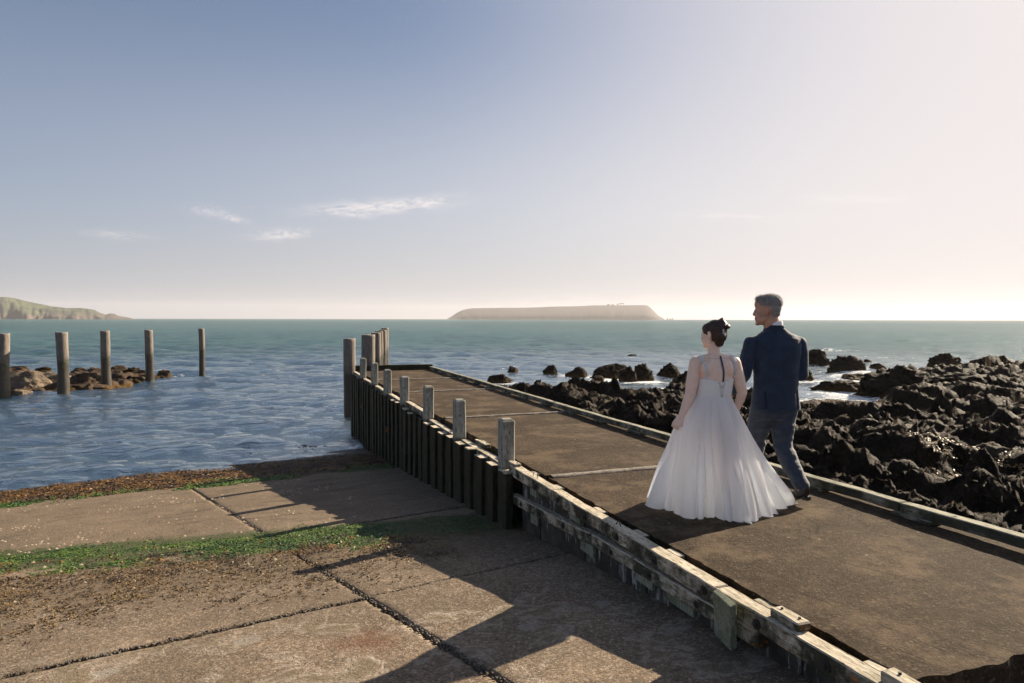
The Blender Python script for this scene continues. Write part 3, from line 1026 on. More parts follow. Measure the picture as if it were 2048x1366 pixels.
for i, ((x, y, w, h), label, k) in enumerate(ROCKS_R):
    me = rock_mesh('sea_rock', w, h, 40 + i, 5 if w > 1.2 else 4, [1.25, 1.05, 1.2, 0.9][k], [0.6, 0.8, 0.75, 0.9][k])
    o = link('sea_rock', me, ROCK)
    o.location = (x, y + w * 0.25, WATER - 0.12)
    o.rotation_euler = (0, 0, YAW * -1 + random.uniform(-0.4, 0.4))
    tag(o, label, 'rock', 'rocks beyond the reef edge')
for (x, y, w, h, z, label, sd_, mt) in [(11.75, 8.35, 0.62, 0.74, -1.42, 'steep dark pyramid-shaped rock beside the small bright tide pool', 91, ROCK),
                                        (14.5, 10.1, 0.85, 0.48, -1.42, 'rounded grey boulder catching light behind the small tide pool', 92, ROCK_BROWN)]:
    o = link('reef_boulder', rock_mesh('reef_boulder', w, h, sd_, 4, 0.7, 0.8), mt)
    o.location = (x, y, z)
    tag(o, label, 'rock', 'boulders lying on the reef')

ROCKS_L = [
    ((-10.6, 37.5, 2.0, 0.98), 'largest pale smooth boulder, between the first two old piles', ROCK_PALE, 1),
    ((-10.1, 34.9, 1.1, 0.42), 'low pale slab at the water beside the leftmost old pile', ROCK_PALE, 1),
    ((-9.5, 35.7, 0.9, 0.34), 'small brown rock with weed at the foot of the largest pale boulder', ROCK_BROWN, 0),
    ((-10.6, 40.3, 2.4, 0.82), 'long slanted two-tone rock behind the largest pale boulder', ROCK_PALE, 1),
    ((-14.9, 51.5, 1.6, 0.42), 'farthest low dark rock at the left edge', ROCK, 0),
    ((-13.2, 50.6, 1.3, 0.40), 'flat dark rock in the far water left of the second old pile', ROCK, 0),
    ((-8.55, 39.5, 1.8, 0.78), 'striped brown rock leaning between the second and third old piles', ROCK_BROWN, 1),
    ((-10.4, 47.3, 1.4, 0.48), 'low weedy rock at the back, right of the second old pile', ROCK_BROWN, 0),
    ((-9.4, 46.2, 1.2, 0.58), 'round brown rock at the back, left of the third old pile', ROCK_BROWN, 1),
    ((-8.3, 46.5, 1.5, 0.58), 'grey-brown rock under the line of white surf, right of the third old pile', ROCK_BROWN, 1),
    ((-7.4, 46.2, 1.1, 0.5), 'dark leaning rock under the white surf, left of the fourth old pile', ROCK, 1),
    ((-7.26, 40.8, 1.6, 0.6), 'ribbed brown rock immediately right of the third old pile', ROCK_BROWN, 1),
    ((-6.5, 40.0, 0.95, 0.45), 'small dark rock low on the water before the fourth old pile', ROCK, 0),
    ((-6.0, 41.2, 1.3, 0.5), 'dark wet rock immediately left of the fourth old pile', ROCK, 0),
    ((-5.3, 42.7, 0.9, 0.6), 'rightmost weedy rock, just beyond the fourth old pile', ROCK_BROWN, 0),
    ((-8.0, 37.2, 1.9, 0.34), 'flat weed-covered rock awash between the second and third old piles', ROCK_BROWN, 0),
    ((-9.2, 42.6, 1.8, 0.55), 'dark flat rock behind the second old pile', ROCK, 0),
]
for i, ((x, y, w, h), label, mt, s) in enumerate(ROCKS_L):
    o = link('tidal_rock', rock_mesh('tidal_rock', w, h, 140 + i, 4, 1.25 if mt is not ROCK_PALE else 0.85, 0.85, 0.22 * s), mt)
    o.location = (x, y + w * 0.2, WATER - 0.10)
    o.rotation_euler = (0, 0, random.uniform(-0.5, 0.5))
    tag(o, label, 'rock', 'rocks among the old piles')

# low shelf tying the left rocks together
xs, ys = np.meshgrid(np.linspace(-20, -4.0, 230), np.linspace(33, 53, 230))
xf, yf = xs.ravel(), ys.ravel()
poly = np.array([(-19, 34), (-11.5, 34.2), (-9.3, 35.6), (-7.0, 38.0), (-5.2, 41.5), (-5.2, 44.5), (-7.0, 47.5), (-10.5, 48.3), (-11.5, 45.0), (-12.6, 45), (-13.5, 51), (-19, 52)])
sdl = poly_sd(xf, yf, poly) + fbm(np.stack([xf * 0.5, yf * 0.5, xf * 0], 1), 3) * 1.6
zl = -2.35 + 0.62 * sstep(-0.6, 0.7, sdl) + sstep(-0.4, 0.6, sdl) * (0.34 * (ridged(np.stack([xf * 0.8 + yf * 0.3, yf * 0.35, xf * 0 + 2], 1), 4, 0.6) - 0.30) + 0.22 * (billow(np.stack([xf * 1.6, yf * 1.4, xf * 0 + 5], 1), 3) - 0.3))
tag(link('tidal_shelf', raw_mesh('tidal_shelf', np.stack([xf, yf, zl], 1), grid_faces(230, 230), True), ROCK_BROWN), 'low weedy rock shelf under the old piles at the left', kind='structure')

# ------------------------------------------------------------------ ground near the shore (behind and below the jetty's landward end)
bm = bmesh.new()
box_bm(bm, (22.5, -2.2, -1.35), (40, 8.4, 1.5), None, 0.0)
tag(bm_obj('shore_ground', bm, mat_plain('shade_black_ground', (0.008, 0.007, 0.006), 0.9)), 'ground coloured black for shade at the landward end of the jetty', kind='structure')  # near-black base colour stands in for the shade on this low ground

# ------------------------------------------------------------------ jetty
jetty = tag(empty('jetty', (2.5, 11.5, -1.8)), 'long low concrete jetty with timber edge beams and upright timber posts', 'jetty')
JM = Matrix.Translation((-2.5, -11.5, 1.8))


def jet(o):
    if o.parent is None:
        o.parent = jetty
        o.matrix_parent_inverse = JM
    return o


JY = [2.16, 6.25, 10.5, 14.5, 17.55, 20.75]
for k in range(5):
    y0, y1 = JY[k] + (0.05 if k else 0), JY[k + 1] - 0.05
    nx, ny = 60, int((y1 - y0) / 0.05)
    xs = np.linspace(2.66, 4.93, nx)
    ys = np.linspace(y0, y1, ny)
    XX, YY = np.meshgrid(xs, ys)
    p2 = np.stack([XX.ravel(), YY.ravel(), XX.ravel() * 0], 1)
    zz = 0.012 * fbm(p2 * 0.7, 3) + 0.004 * fbm(p2 * 7, 3)
    jit = perlin(p2 * 9 + 4) * 0.02 + perlin(p2 * 30) * 0.008
    XX = XX.ravel() + np.where(p2[:, 0] < 2.67, jit - 0.01, 0) - np.where(p2[:, 0] > 4.92, jit, 0)
    YY = YY.ravel() + np.where(np.abs(p2[:, 1] - y0) < 1e-6, jit * 1.2, 0) + np.where(np.abs(p2[:, 1] - y1) < 1e-6, jit, 0)
    top = np.stack([XX, YY, zz], 1)
    F = [tuple(f) for f in grid_faces(ny, nx)]
    ring = list(range(nx)) + [r * nx + nx - 1 for r in range(1, ny)] + [ny * nx - 1 - c for c in range(1, nx)] + [r * nx for r in range(ny - 2, 0, -1)]
    V = top.tolist()
    o0 = len(V)
    for r_ in ring:
        V.append([top[r_][0] + 0.01, top[r_][1], -0.05 + 0.01 * random.random()])
    o1 = len(V)
    for r_ in ring:
        V.append([top[r_][0], top[r_][1], -0.34])
    R_ = len(ring)
    for i in range(R_):
        j = (i + 1) % R_
        F.append((ring[i], o0 + i, o0 + j, ring[j]))
        F.append((o0 + i, o1 + i, o1 + j, o0 + j))
    jet(link('deck_slab', raw_mesh('deck_slab', V, F, False), DECK))
    if k:
        yj = JY[k]
        n = 90
        xs = np.linspace(2.68, 4.92, n)
        e0 = np.array([perlin(np.array([[x * 6, k, 0.3]]))[0] for x in xs])
        e1 = np.array([perlin(np.array([[x * 6, k, 5.3]]))[0] for x in xs])
        slope = 0.02
        a = np.stack([xs, yj - 0.062 + e0 * 0.022 + (xs - 3.8) * slope, xs * 0 + 0.010], 1)
        b = np.stack([xs, yj + 0.062 + e1 * 0.022 + (xs - 3.8) * slope, xs * 0 + 0.010], 1)
        mid = (a + b) / 2 + np.stack([xs * 0, e0 * 0.02, xs * 0 + 0.012 + 0.006 * e1], 1)
        V = np.concatenate([a, mid, b, a - [0, 0, 0.12], b - [0, 0, 0.12]])
        F = [tuple(f) for f in grid_faces(3, n)]
        for i in range(n - 1):
            F.append((i, 3 * n + i, 3 * n + i + 1, i + 1))
            F.append((2 * n + i, 2 * n + i + 1, 4 * n + i + 1, 4 * n + i))
        jet(link('mortar_joint', raw_mesh('mortar_joint', V, F, True), MORTAR))

# solid core under the deck
bm = bmesh.new()
box_bm(bm, (3.76, 11.45, -1.47), (2.16, 18.4, 2.25))
jet(bm_obj('core_wall', bm, WALL))
# near stretch of concrete side wall
bm = bmesh.new()
for k in range(9):
    y0 = 2.2 + k * 0.5
    box_bm(bm, (2.60 + 0.006 * (k % 2), y0 + 0.25, -0.86), (0.10, 0.488, 1.5), None, 0.004)
jet(bm_obj('side_wall', bm, WALL))

# edge beams on the left, z top 0
BX, BZ = 2.53, -0.052
cuts = [1.5, 3.32, 4.62, 5.75, 6.92]
for k in range(4):
    a, b = cuts[k], cuts[k + 1]
    o = jet(timber('edge_beam', (BX, (a + b) / 2, BZ), (0.105, b - a - 0.012, 0.105), W_BEAM, None, 1, 16, 0.004, 0.007, None, k))
PY = [7.06, 8.97, 10.9, 12.86, 14.75, 16.62, 18.7]
for k in range(6):
    a, b = PY[k] + 0.1, PY[k + 1] - 0.1
    zoff = -0.05 if k < 2 else (0.02 if k == 2 else -0.03)
    jet(timber('edge_beam', (BX + 0.01, (a + b) / 2, BZ + zoff), (0.10, b - a, 0.10), W_BEAM, None, 1, 10, 0.005, 0.007, None, 20 + k))
jet(timber('edge_beam', (BX + 0.01, 19.75, BZ), (0.10, 1.9, 0.10), W_BEAM, None, 1, 8, 0.005, 0.007, None, 33))

# bolts in dark counterbores on the near beam's face
bolt_me = None


def bolt(y, z, x=2.4745, par=None, r=0.030):
    global bolt_me
    if bolt_me is None:
        b = bmesh.new()
        bmesh.ops.create_cone(b, segments=18, radius1=1.0, radius2=0.94, depth=0.012 / 0.03, cap_ends=True, matrix=Matrix.Rotation(rad(-90), 4, 'Y'))
        bmesh.ops.create_cone(b, segments=6, radius1=0.46, radius2=0.42, depth=0.02 / 0.03, cap_ends=True, matrix=Matrix.Translation((-0.2, 0, 0)) @ Matrix.Rotation(rad(-90), 4, 'Y'))
        bolt_me = bpy.data.meshes.new('bolt')
        b.to_mesh(bolt_me)
        b.free()
        bolt_me.materials.append(IRON)
    o = bpy.data.objects.new('bolt', bolt_me)
    COL.objects.link(o)
    o.location = (x, y, z)
    o.scale = (r, r, r)
    return jet(o)


for y in (1.85, 2.47, 2.95, 3.42, 3.98, 4.50, 5.05, 5.60, 6.14, 6.62):
    bolt(y, BZ - 0.004 + random.uniform(-0.006, 0.006))

# lower waler, sloping down towards the sea
for (ya, za, yb, zb) in [(2.95, -0.15, 4.95, -0.215), (4.97, -0.22, 6.90, -0.36)]:
    L = math.hypot(yb - ya, zb - za)
    rt = Matrix.Rotation(math.atan2(zb - za, yb - ya), 3, 'X')
    jet(timber('waler', (2.525, (ya + yb) / 2, (za + zb) / 2), (0.09, L, 0.095), W_BEAM, None, 1, 14, 0.006, 0.008, rt, int(ya * 7)))
for y, z in [(3.5, -0.17), (4.05, -0.186), (4.6, -0.203), (5.5, -0.262), (6.05, -0.30), (6.55, -0.336)]:
    bolt(y, z, 2.478, None, 0.024)

# greenish packing boards fixed to the wall below the walers
for (y, z, h, w) in [(6.32, -0.15, 0.10, 0.17), (5.35, -0.13, 0.11, 0.2), (6.30, -0.42, 0.12, 0.17), (5.12, -0.33, 0.12, 0.24), (4.2, -0.27, 0.1, 0.22), (3.75, -0.26, 0.09, 0.3)]:
    jet(timber('packing_board', (2.545, y, z), (0.035, w, h), W_BOARD, None, 1, 4, 0.003, 0.003, None, int(y * 10)))

# blocks standing on the beam, rusty nails through them
for i, (y, L, h, x) in enumerate([(2.80, 0.21, 0.046, 2.555), (2.06, 0.30, 0.05, 2.555), (8.05, 0.34, 0.05, 2.55), (6.86, 0.20, 0.035, 2.52)]):
    b = jet(timber('timber_block', (x, y, 0.001 + h / 2), (0.085, L, h), W_BEAM, None, 1, 5, 0.003, 0.008, None, 50 + i))
    for dy in (-0.3, 0.3):
        bm = bmesh.new()
        bmesh.ops.create_cone(bm, segments=7, radius1=0.007, radius2=0.007, depth=0.012, cap_ends=True, matrix=Matrix.Translation((x + 0.01, y + dy * L, h + 0.004)))
        nl = bm_obj('nail', bm, IRON, b)
# bent nails left in the beam
for i, (y, x) in enumerate([(6.33, 2.53), (6.27, 2.55), (6.2, 2.52), (4.55, 2.53), (4.62, 2.545)]):
    bm = bmesh.new()
    bmesh.ops.create_cone(bm, segments=6, radius1=0.004, radius2=0.003, depth=0.05, cap_ends=True,
                          matrix=Matrix.Translation((x, y, 0.018)) @ Matrix.Rotation(random.uniform(-0.6, 0.6), 4, 'X') @ Matrix.Rotation(random.uniform(-0.6, 0.6), 4, 'Y'))
    jet(bm_obj('nail', bm, IRON))
# spacer blocks between beam and deck
for i, y in enumerate([2.30, 3.05, 3.95, 4.4, 5.05, 5.9, 6.5, 7.5, 8.5, 9.6, 11.6, 13.6]):
    jet(timber('spacer_block', (2.622, y, -0.045), (0.055, 0.16, 0.07), W_BEAM, None, 1, 2, 0.003, 0.003, None, 70 + i))

# leaning broken board
rt = Matrix.Rotation(rad(-12), 3, 'Y') @ Matrix.Rotation(rad(14), 3, 'X')
o = jet(timber('broken_board', (2.405, 3.13, -0.10), (0.045, 0.15, 0.30), W_BOARD, None, 2, 8, 0.006, 0.004, rt, 81))
o['label'] = 'pale green split board leaning against the beam'

# vertical sheet piling along the sea side
pk = 0
y = 6.78
while y < 20.6:
    w = random.uniform(0.19, 0.27)
    proud = (pk % 2 == 0)
    top = -0.085 + random.uniform(-0.03, 0.012)
    hh = top + 2.5
    th = 0.085 if proud else 0.06
    xc = 2.445 if proud else 2.475
    if min(abs(y + w / 2 - p) for p in PY) < 0.14:
        xc = 2.515
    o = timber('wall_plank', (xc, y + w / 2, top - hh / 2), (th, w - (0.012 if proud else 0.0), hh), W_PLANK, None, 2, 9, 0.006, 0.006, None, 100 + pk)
    jet(o)
    if proud and random.random() < 0.8 and y < 14:
        c_ = jet(timber('cap_board', (xc - 0.003, y + w / 2, top + 0.012), (th + 0.02, w * 0.92, 0.02), W_BEAM, None, 1, 2, 0.003, 0.003, None, 200 + pk))
    y += w
    pk += 1

# posts
post_me = []
for v in range(3):
    bm = bmesh.new()
    box_bm(bm, (0, 0, 0), (0.155, 0.155, 2.1), None, 0.014)
    for zc in list(np.linspace(-0.95, 0.95, 14)) + [1.005]:
        bmesh.ops.bisect_plane(bm, geom=bm.verts[:] + bm.edges[:] + bm.faces[:], plane_co=(0, 0, zc), plane_no=(0, 0, 1))
    P = np.array([v_.co for v_ in bm.verts])
    D = np.stack([perlin(P * 5 + v * 7 + k) for k in range(3)], 1) * 0.006
    for v_, d in zip(bm.verts, D):
        co = v_.co
        if co.z > 1.047:                                  # chamfered head
            co.x *= 0.80
            co.y *= 0.80
            co.z += 0.010
        v_.co = co + Vector(d)
    me = bpy.data.meshes.new('post')
    bm.to_mesh(me)
    bm.free()
    me.materials.append(W_POST)
    post_me.append(me)
for k, y in enumerate(PY):
    o = bpy.data.objects.new('post', post_me[k % 3])
    COL.objects.link(o)
    o.location = (2.50, y, 0.485 - 1.062 + (0.03 if k >= 5 else 0))
    o.rotation_euler = (random.uniform(-0.012, 0.012), random.uniform(-0.012, 0.012), random.uniform(-0.05, 0.05) + (math.pi if k % 2 else 0))
    jet(o)

# kerb beam on packers along the right edge
RX = 4.84
seg = [2.0, 4.06, 6.3, 8.45, 10.6, 12.85, 15.1, 17.3, 19.3, 20.7]
for k in range(len(seg) - 1):
    a, b = seg[k], seg[k + 1]
    jet(timber('kerb_beam', (RX + random.uniform(-0.006, 0.006), (a + b) / 2, 0.067 + random.uniform(-0.003, 0.004)), (0.10, b - a - 0.014, 0.078), W_RAIL, None, 1, 16, 0.004, 0.007, None, 300 + k))
y = 2.86
pi_ = 0
while y < 20.5:
    jet(timber('packer_block', (RX - 0.006, y + 0.0, 0.017), (0.125, 0.34 if pi_ % 2 else 0.30, 0.03), W_RAIL, None, 1, 2, 0.002, 0.003, None, 330 + pi_))
    y += 1.075
    pi_ += 1
# bolt hole ring on top of the kerb beam
for y in (3.62, 7.3, 11.1):
    bm = bmesh.new()
    bmesh.ops.create_cone(bm, segments=18, radius1=0.026, radius2=0.026, depth=0.008, cap_ends=True, matrix=Matrix.Translation((RX, y, 0.1075)))
    bmesh.ops.create_cone(bm, segments=8, radius1=0.011, radius2=0.010, depth=0.012, cap_ends=True, matrix=Matrix.Translation((RX, y, 0.1085)))
    jet(bm_obj('bolt', bm, IRON))
# end beam across the head of the jetty
jet(timber('end_beam', (3.75, 20.86, 0.06), (2.35, 0.15, 0.20), W_PLANK, None, 0, 10, 0.008, 0.008, None, 400))

# ------------------------------------------------------------------ old wharf piles in the water


def pile(x, y, top, dia, label, seed, lean=(0, 0), flat=0.0):
    n, m = 22, 40
    zz = np.linspace(-2.6, top, m)
    th = np.linspace(0, 2 * math.pi, n, endpoint=False)
    T, Zg = np.meshgrid(th, zz)
    cs = np.stack([np.cos(T).ravel() * 1.2, np.sin(T).ravel() * 1.2, Zg.ravel() * 0.5 + seed * 9], 1)
    r = dia / 2 * (1 + 0.10 * fbm(cs, 4) + 0.05 * fbm(cs * np.array([4, 4, 0.6]), 3))
    zn = Zg.ravel()
    r = r * (1 + 0.06 * (1 - sstep(WATER + 0.4, WATER + 1.2, zn)) - 0.10 * np.exp(-((zn - WATER - 0.9) / 0.35) ** 2) * (0.5 + perlin(cs * 2)))
    bend = np.stack([fbm(np.stack([zn * 0.35, zn * 0 + seed, zn * 0], 1), 2), fbm(np.stack([zn * 0.35, zn * 0 + seed + 5, zn * 0], 1), 2)], 1) * 0.05
    xx = np.cos(T.ravel()) * r + bend[:, 0] + lean[0] * (zn + 1.8)
    yy = np.sin(T.ravel()) * r + bend[:, 1] + lean[1] * (zn + 1.8)
    zt = zn + np.where(zn > top - 1e-4, 0.03 * perlin(cs * 3), 0)
    V = np.stack([xx, yy, zt - WATER], 1).tolist()
    F = [tuple(f) for f in grid_faces(m, n, True)]
    last = [(m - 1) * n + i for i in range(n)]
    c_ = np.mean([V[i] for i in last], axis=0)
    inner = []
    for i in last:
        V.append([c_[0] + (V[i][0] - c_[0]) * 0.86, c_[1] + (V[i][1] - c_[1]) * 0.86, V[i][2] + 0.012])
        inner.append(len(V) - 1)
    V.append([c_[0], c_[1], c_[2] - 0.015])
    for i in range(n):
        j = (i + 1) % n
        F.append((last[i], last[j], inner[j], inner[i]))
        F.append((inner[i], inner[j], len(V) - 1))
    o = link('old_pile', raw_mesh('old_pile', V, F, True), W_PILE)
    o.location = (x, y, WATER)
    return tag(o, label, 'wooden pile', 'old wharf piles standing in the water')


pile(2.82, 24.2, 0.87, 0.42, 'thick old pile standing alone in the water just left of the jetty', 1, (-0.022, 0))
pile(-3.54, 44.9, 0.95, 0.33, 'thin knobbly pile farthest right in the left row, standing in open water', 2, (0.008, 0))
pile(-5.72, 40.5, 0.94, 0.41, 'old pile at the right end of the left rocks, fourth from the left edge', 3, (-0.008, 0))
pile(-7.25, 38.0, 0.94, 0.43, 'split-headed old pile with a bolt hole, third from the left edge', 4, (-0.02, 0))
pile(-8.4, 35.15, 0.94, 0.46, 'old pile with green weed on its side, second from the left edge', 5, (0, 0))
pile(-10.42, 34.5, 0.91, 0.46, 'old pile cut off by the left edge of the photo', 6, (0.01, 0))
pile(4.02, 28.4, 0.90, 0.56, 'thickest old pile, front one of the row behind the jetty end', 7, (0, 0))
pile(5.0, 32.6, 0.90, 0.44, 'second old pile of the row behind the jetty end', 8, (0, 0))
pile(5.6, 35.6, 0.91, 0.42, 'third old pile of the row, with a rough bulging side', 9, (0.0, 0))
pile(6.25, 38.6, 0.92, 0.42, 'fourth old pile of the row behind the jetty end', 10, (0.012, 0))
pile(6.98, 42.2, 0.98, 0.46, 'slender brown pile, rightmost and farthest of the row behind the jetty end', 11, (0.0, 0))

# ------------------------------------------------------------------ slipway of concrete slabs
J0 = np.array([0.72, 5.225])
Tv = np.array([0.987, 0.158])
Lv = np.array([-0.237, 0.966])
slip = tag(empty('slipway', (J0[0], J0[1], slip_z(*J0) - 0.3)), 'sloping concrete slipway of large slabs running down into the water', kind='structure')
SM = Matrix.Translation((-J0[0], -J0[1], -(slip_z(*J0) - 0.3)))
ROWS = [-6.2, -3.1, 0.0, 2.86, 9.4, 13.0, 17.0]
COLS = [(-9.6, -4.9), (-4.9, 0.0), (0.0, 2.45)]
for ci, (u0, u1) in enumerate(COLS):
    for ri in range(len(ROWS) - 1):
        v0, v1 = ROWS[ri], ROWS[ri + 1]
        off = 0.035 if ci == 2 else 0.0
        u1 = COLS[ci][1] if ci < 2 else [0.7, 2.45, 2.55, 4.16, 5.03, 5.99][ri]
        g = 0.014 if ri < 3 else 0.004
        a, b, c, d = u0 + g, u1 - g, v0 + g + off, v1 - g + off
        cy = (J0 + Tv * (a + b) / 2 + Lv * (c + d) / 2)[1]
        st = 0.035 if cy < 8 else 0.06
        nu, nv = max(8, int((b - a) / st)), max(8, int((d - c) / st))
        U, V = np.meshgrid(np.linspace(a, b, nu), np.linspace(c, d, nv))
        U, V = U.ravel(), V.ravel()
        p3 = np.stack([U, V, U * 0 + ci * 3], 1)
        e = (perlin(p3 * 9) * 0.012 + perlin(p3 * 24) * 0.011) * (1.0 if ri < 3 else 0.5)
        eu, ev = np.minimum(U - a, b - U), np.minimum(V - c, d - V)
        Uj = U + np.where(eu < 1e-6, e, 0)
        Vj = V + np.where(ev < 1e-6, e, 0)
        ed = np.minimum(eu, ev)
        x = J0[0] + Tv[0] * Uj + Lv[0] * Vj
        y = J0[1] + Tv[1] * Uj + Lv[1] * Vj
        z = slip_z(x, y) + 0.012 * fbm(np.stack([x * 0.8, y * 0.8, x * 0], 1), 3) + 0.005 * fbm(np.stack([x * 6, y * 6, x * 0], 1), 3)
        z -= 0.016 * (1 - sstep(0, 0.05, ed)) * (0.7 + 0.6 * perlin(p3 * 14 + 3))
        z += 0.004 * ((ri * 7 + ci * 5) % 3 - 1)
        V3 = np.stack([x, y, z], 1).tolist()
        F = [tuple(f) for f in grid_faces(nv, nu)]
        ring = list(range(nu)) + [r * nu + nu - 1 for r in range(1, nv)] + [nv * nu - 1 - q for q in range(1, nu)] + [r * nu for r in range(nv - 2, 0, -1)]
        o0 = len(V3)
        for r_ in ring:
            V3.append([V3[r_][0], V3[r_][1], V3[r_][2] - 0.16])
        for i in range(len(ring)):
            j = (i + 1) % len(ring)
            F.append((ring[i], o0 + i, o0 + j, ring[j]))
        o = link('concrete_slab', raw_mesh('concrete_slab', V3, F, True), SLIP)
        o.parent = slip
        o.matrix_parent_inverse = SM
# dark bed seen down in the joints
q = [J0 + Tv * u + Lv * v for (u, v) in ((-14, -9), (0.3, -9), (0.3, -3.3), (2.3, -3.0), (2.3, 17.5), (-14, 17.5))]
V3 = [(p[0], p[1], slip_z(*p) - 0.05) for p in q]
o = link('joint_bed', raw_mesh('joint_bed', V3, [(0, 1, 2, 3, 4, 5)]), mat_plain('damp_joint_grit', (0.022, 0.018, 0.014), 0.9))
o.parent = slip
o.matrix_parent_inverse = SM

# ------------------------------------------------------------------ weed, barnacles and grit


def tufts(name, pts, blades, length, width, mat, label, flat=0.5, seed=1):
    """Loose weed: every tuft is a few bent strap-like leaves of its own."""
    r = np.random.default_rng(seed)
    P = np.repeat(pts, blades, axis=0)
    n = len(P)
    th = r.uniform(0, 2 * math.pi, n)
    el = r.uniform(0.05, 1.0, n) * (1 - flat) * 1.5
    L = length * r.uniform(0.5, 1.4, n)
    W = width * r.uniform(0.6, 1.4, n)
    d = np.stack([np.cos(th) * np.cos(el), np.sin(th) * np.cos(el), np.sin(el)], 1)
    s = np.stack([-np.sin(th), np.cos(th), r.normal(size=n) * 0.4], 1)
    P = P + np.stack([r.normal(size=n) * length * 0.4, r.normal(size=n) * length * 0.4, np.full(n, 0.003)], 1)
    a = P
    m_ = P + d * (L * 0.55)[:, None]
    t = m_ + d * np.array([1, 1, 0.1]) * (L * 0.5)[:, None] - np.array([0, 0, 1]) * (L * 0.12)[:, None]
    w = s * W[:, None]
    V = np.stack([a - w * 0.4, a + w * 0.4, m_ + w, m_ - w, t + w * 0.5, t - w * 0.5], 1).reshape(-1, 3)
    k = np.arange(n) * 6
    F = np.concatenate([np.stack([k, k + 1, k + 2, k + 3], 1), np.stack([k + 3, k + 2, k + 4, k + 5], 1)])
    o = link(name, raw_mesh(name, V, F, False), mat)
    return tag(o, label, kind='stuff')


def scatter(n, x0, x1, y0, y1, dens, seed):
    r = np.random.default_rng(seed)
    x = r.uniform(x0, x1, n)
    y = r.uniform(y0, y1, n)
    k = r.uniform(0, 1, n) < dens(x, y)
    k &= x < 2.40
    x, y = x[k], y[k]
    return np.stack([x, y, slip_z(x, y)], 1)


def nz2(x, y, s, o=0.0):
    return fbm(np.stack([x * s, y * s, x * 0 + o], 1), 4, 0.6)


tufts('brown_seaweed', scatter(26000, -7.5, 2.4, 13.4, 16.6, lambda x, y: sstep(13.45, 13.9, y + nz2(x, y, 0.9) * 0.6) * (1 - 0.75 * sstep(14.6, 16.2, y + nz2(x, y, 1.3, 3) * 1.2)), 1), 3, 0.085, 0.009, BROWN,
      'wet brown seaweed heaped along the waterline', 0.62, 11)
tufts('green_seaweed', scatter(9000, -7.5, 2.4, 13.1, 14.3, lambda x, y: sstep(-0.2, 0.15, nz2(x, y, 0.8, 7)) * sstep(13.0, 13.3, y + 0.5 * nz2(x, y, 1.5, 1)) * (1 - sstep(13.7, 14.3, y + 0.5 * nz2(x, y, 1.5, 1))), 2), 4, 0.05, 0.011, GREEN,
      'bright green seaweed fringing the brown weed at the waterline', 0.4, 12)
yb = lambda x, y: y + 0.26 * x
tufts('green_algae', scatter(60000, -6, 2.3, 6.6, 10.4, lambda x, y: sstep(7.05, 7.5, yb(x, y) + nz2(x, y, 1.1) * 0.9) * (1 - sstep(8.0, 8.55, yb(x, y) + nz2(x, y, 1.1, 4) * 0.9)) * np.maximum(sstep(-0.30, 0.1, nz2(x, y, 1.6, 9)), 1 - sstep(0.5, 0.9, np.hypot((x - 0.75) / 0.85, (y - 7.5) / 0.7))) * (1 - 0.75 * sstep(1.1, 1.6, x)), 3), 3, 0.022, 0.0055, GREEN,
      'band of green algae across the middle of the slipway', 0.65, 13)
tufts('brown_algae', scatter(12000, -6, 1.6, 6.4, 10.0, lambda x, y: sstep(6.75, 7.2, yb(x, y) + nz2(x, y, 1.1, 2) * 0.9) * (1 - sstep(7.5, 8.0, yb(x, y) + nz2(x, y, 1.1, 5) * 0.9)) * sstep(-0.1, 0.3, nz2(x, y, 1.4, 19)), 4), 3, 0.04, 0.008, BROWN,
      'brown algae mixed into the near side of the green band', 0.5, 14)
tufts('weed_clumps', scatter(16000, -5, 1.7, 5.4, 7.7, lambda x, y: (0.25 + 0.75 * sstep(-0.15, 0.3, nz2(x, y, 1.2, 12))) * sstep(5.5, 6.1, y + nz2(x, y, 0.7, 2)) * (1 - sstep(7.0, 7.5, y + 0.2 * x)), 5), 4, 0.020, 0.0065, OCHRE,
      'small ochre weed clumps dotted over the slab below the green band', 0.4, 15)
tufts('floating_weed', np.stack([(lambda x, y: (x, y, x * 0 + WATER + 0.055))(*(lambda p: (p[0], p[1]))(np.random.default_rng(8).uniform((-6, 15.8), (2.7, 21.5), (5200, 2)).T))], 0)[0].T[
    (lambda q: (np.random.default_rng(9).uniform(0, 1, len(q)) < sstep(0.1, 0.45, nz2(q[:, 0], q[:, 1], 0.9, 5) + 0.10 * q[:, 0] - 0.10 * (q[:, 1] - 16.8))))(np.random.default_rng(8).uniform((-6, 15.8), (2.7, 21.5), (5200, 2)))],
    3, 0.09, 0.012, BROWN, 'brown weed floating on the shallow water by the jetty', 0.7, 16)

# limpets: small cones
pts = np.concatenate([scatter(2200, -5.5, 1.2, 8.7, 13.2, lambda x, y: sstep(-0.05, 0.3, nz2(x, y, 0.9, 31)) * 0.9, 6), scatter(160, -3, 1.5, 6.2, 8.8, lambda x, y: x * 0 + 0.5, 7)])
r = np.random.default_rng(5)
n = len(pts)
hx = 7
th = np.linspace(0, 2 * math.pi, hx, endpoint=False)
sz = r.uniform(0.010, 0.030, n)
ringv = pts[:, None, :] + np.stack([np.cos(th)[None] * sz[:, None], np.sin(th)[None] * sz[:, None] * 0.85, np.zeros((n, hx)) - 0.003], -1)
topv = pts[:, None, :] + np.stack([sz * 0.15, sz * 0.1, sz * 0.65], -1)[:, None, :]
V = np.concatenate([ringv, topv], 1).reshape(-1, 3)
F = []
for k in range(hx):
    b_ = np.arange(n) * (hx + 1)
    F.append(np.stack([b_ + k, b_ + (k + 1) % hx, b_ + hx], 1))
tag(link('limpets', raw_mesh('limpets', V, np.concatenate(F), True), SHELL), 'pale limpets scattered over the lower slabs', kind='stuff')

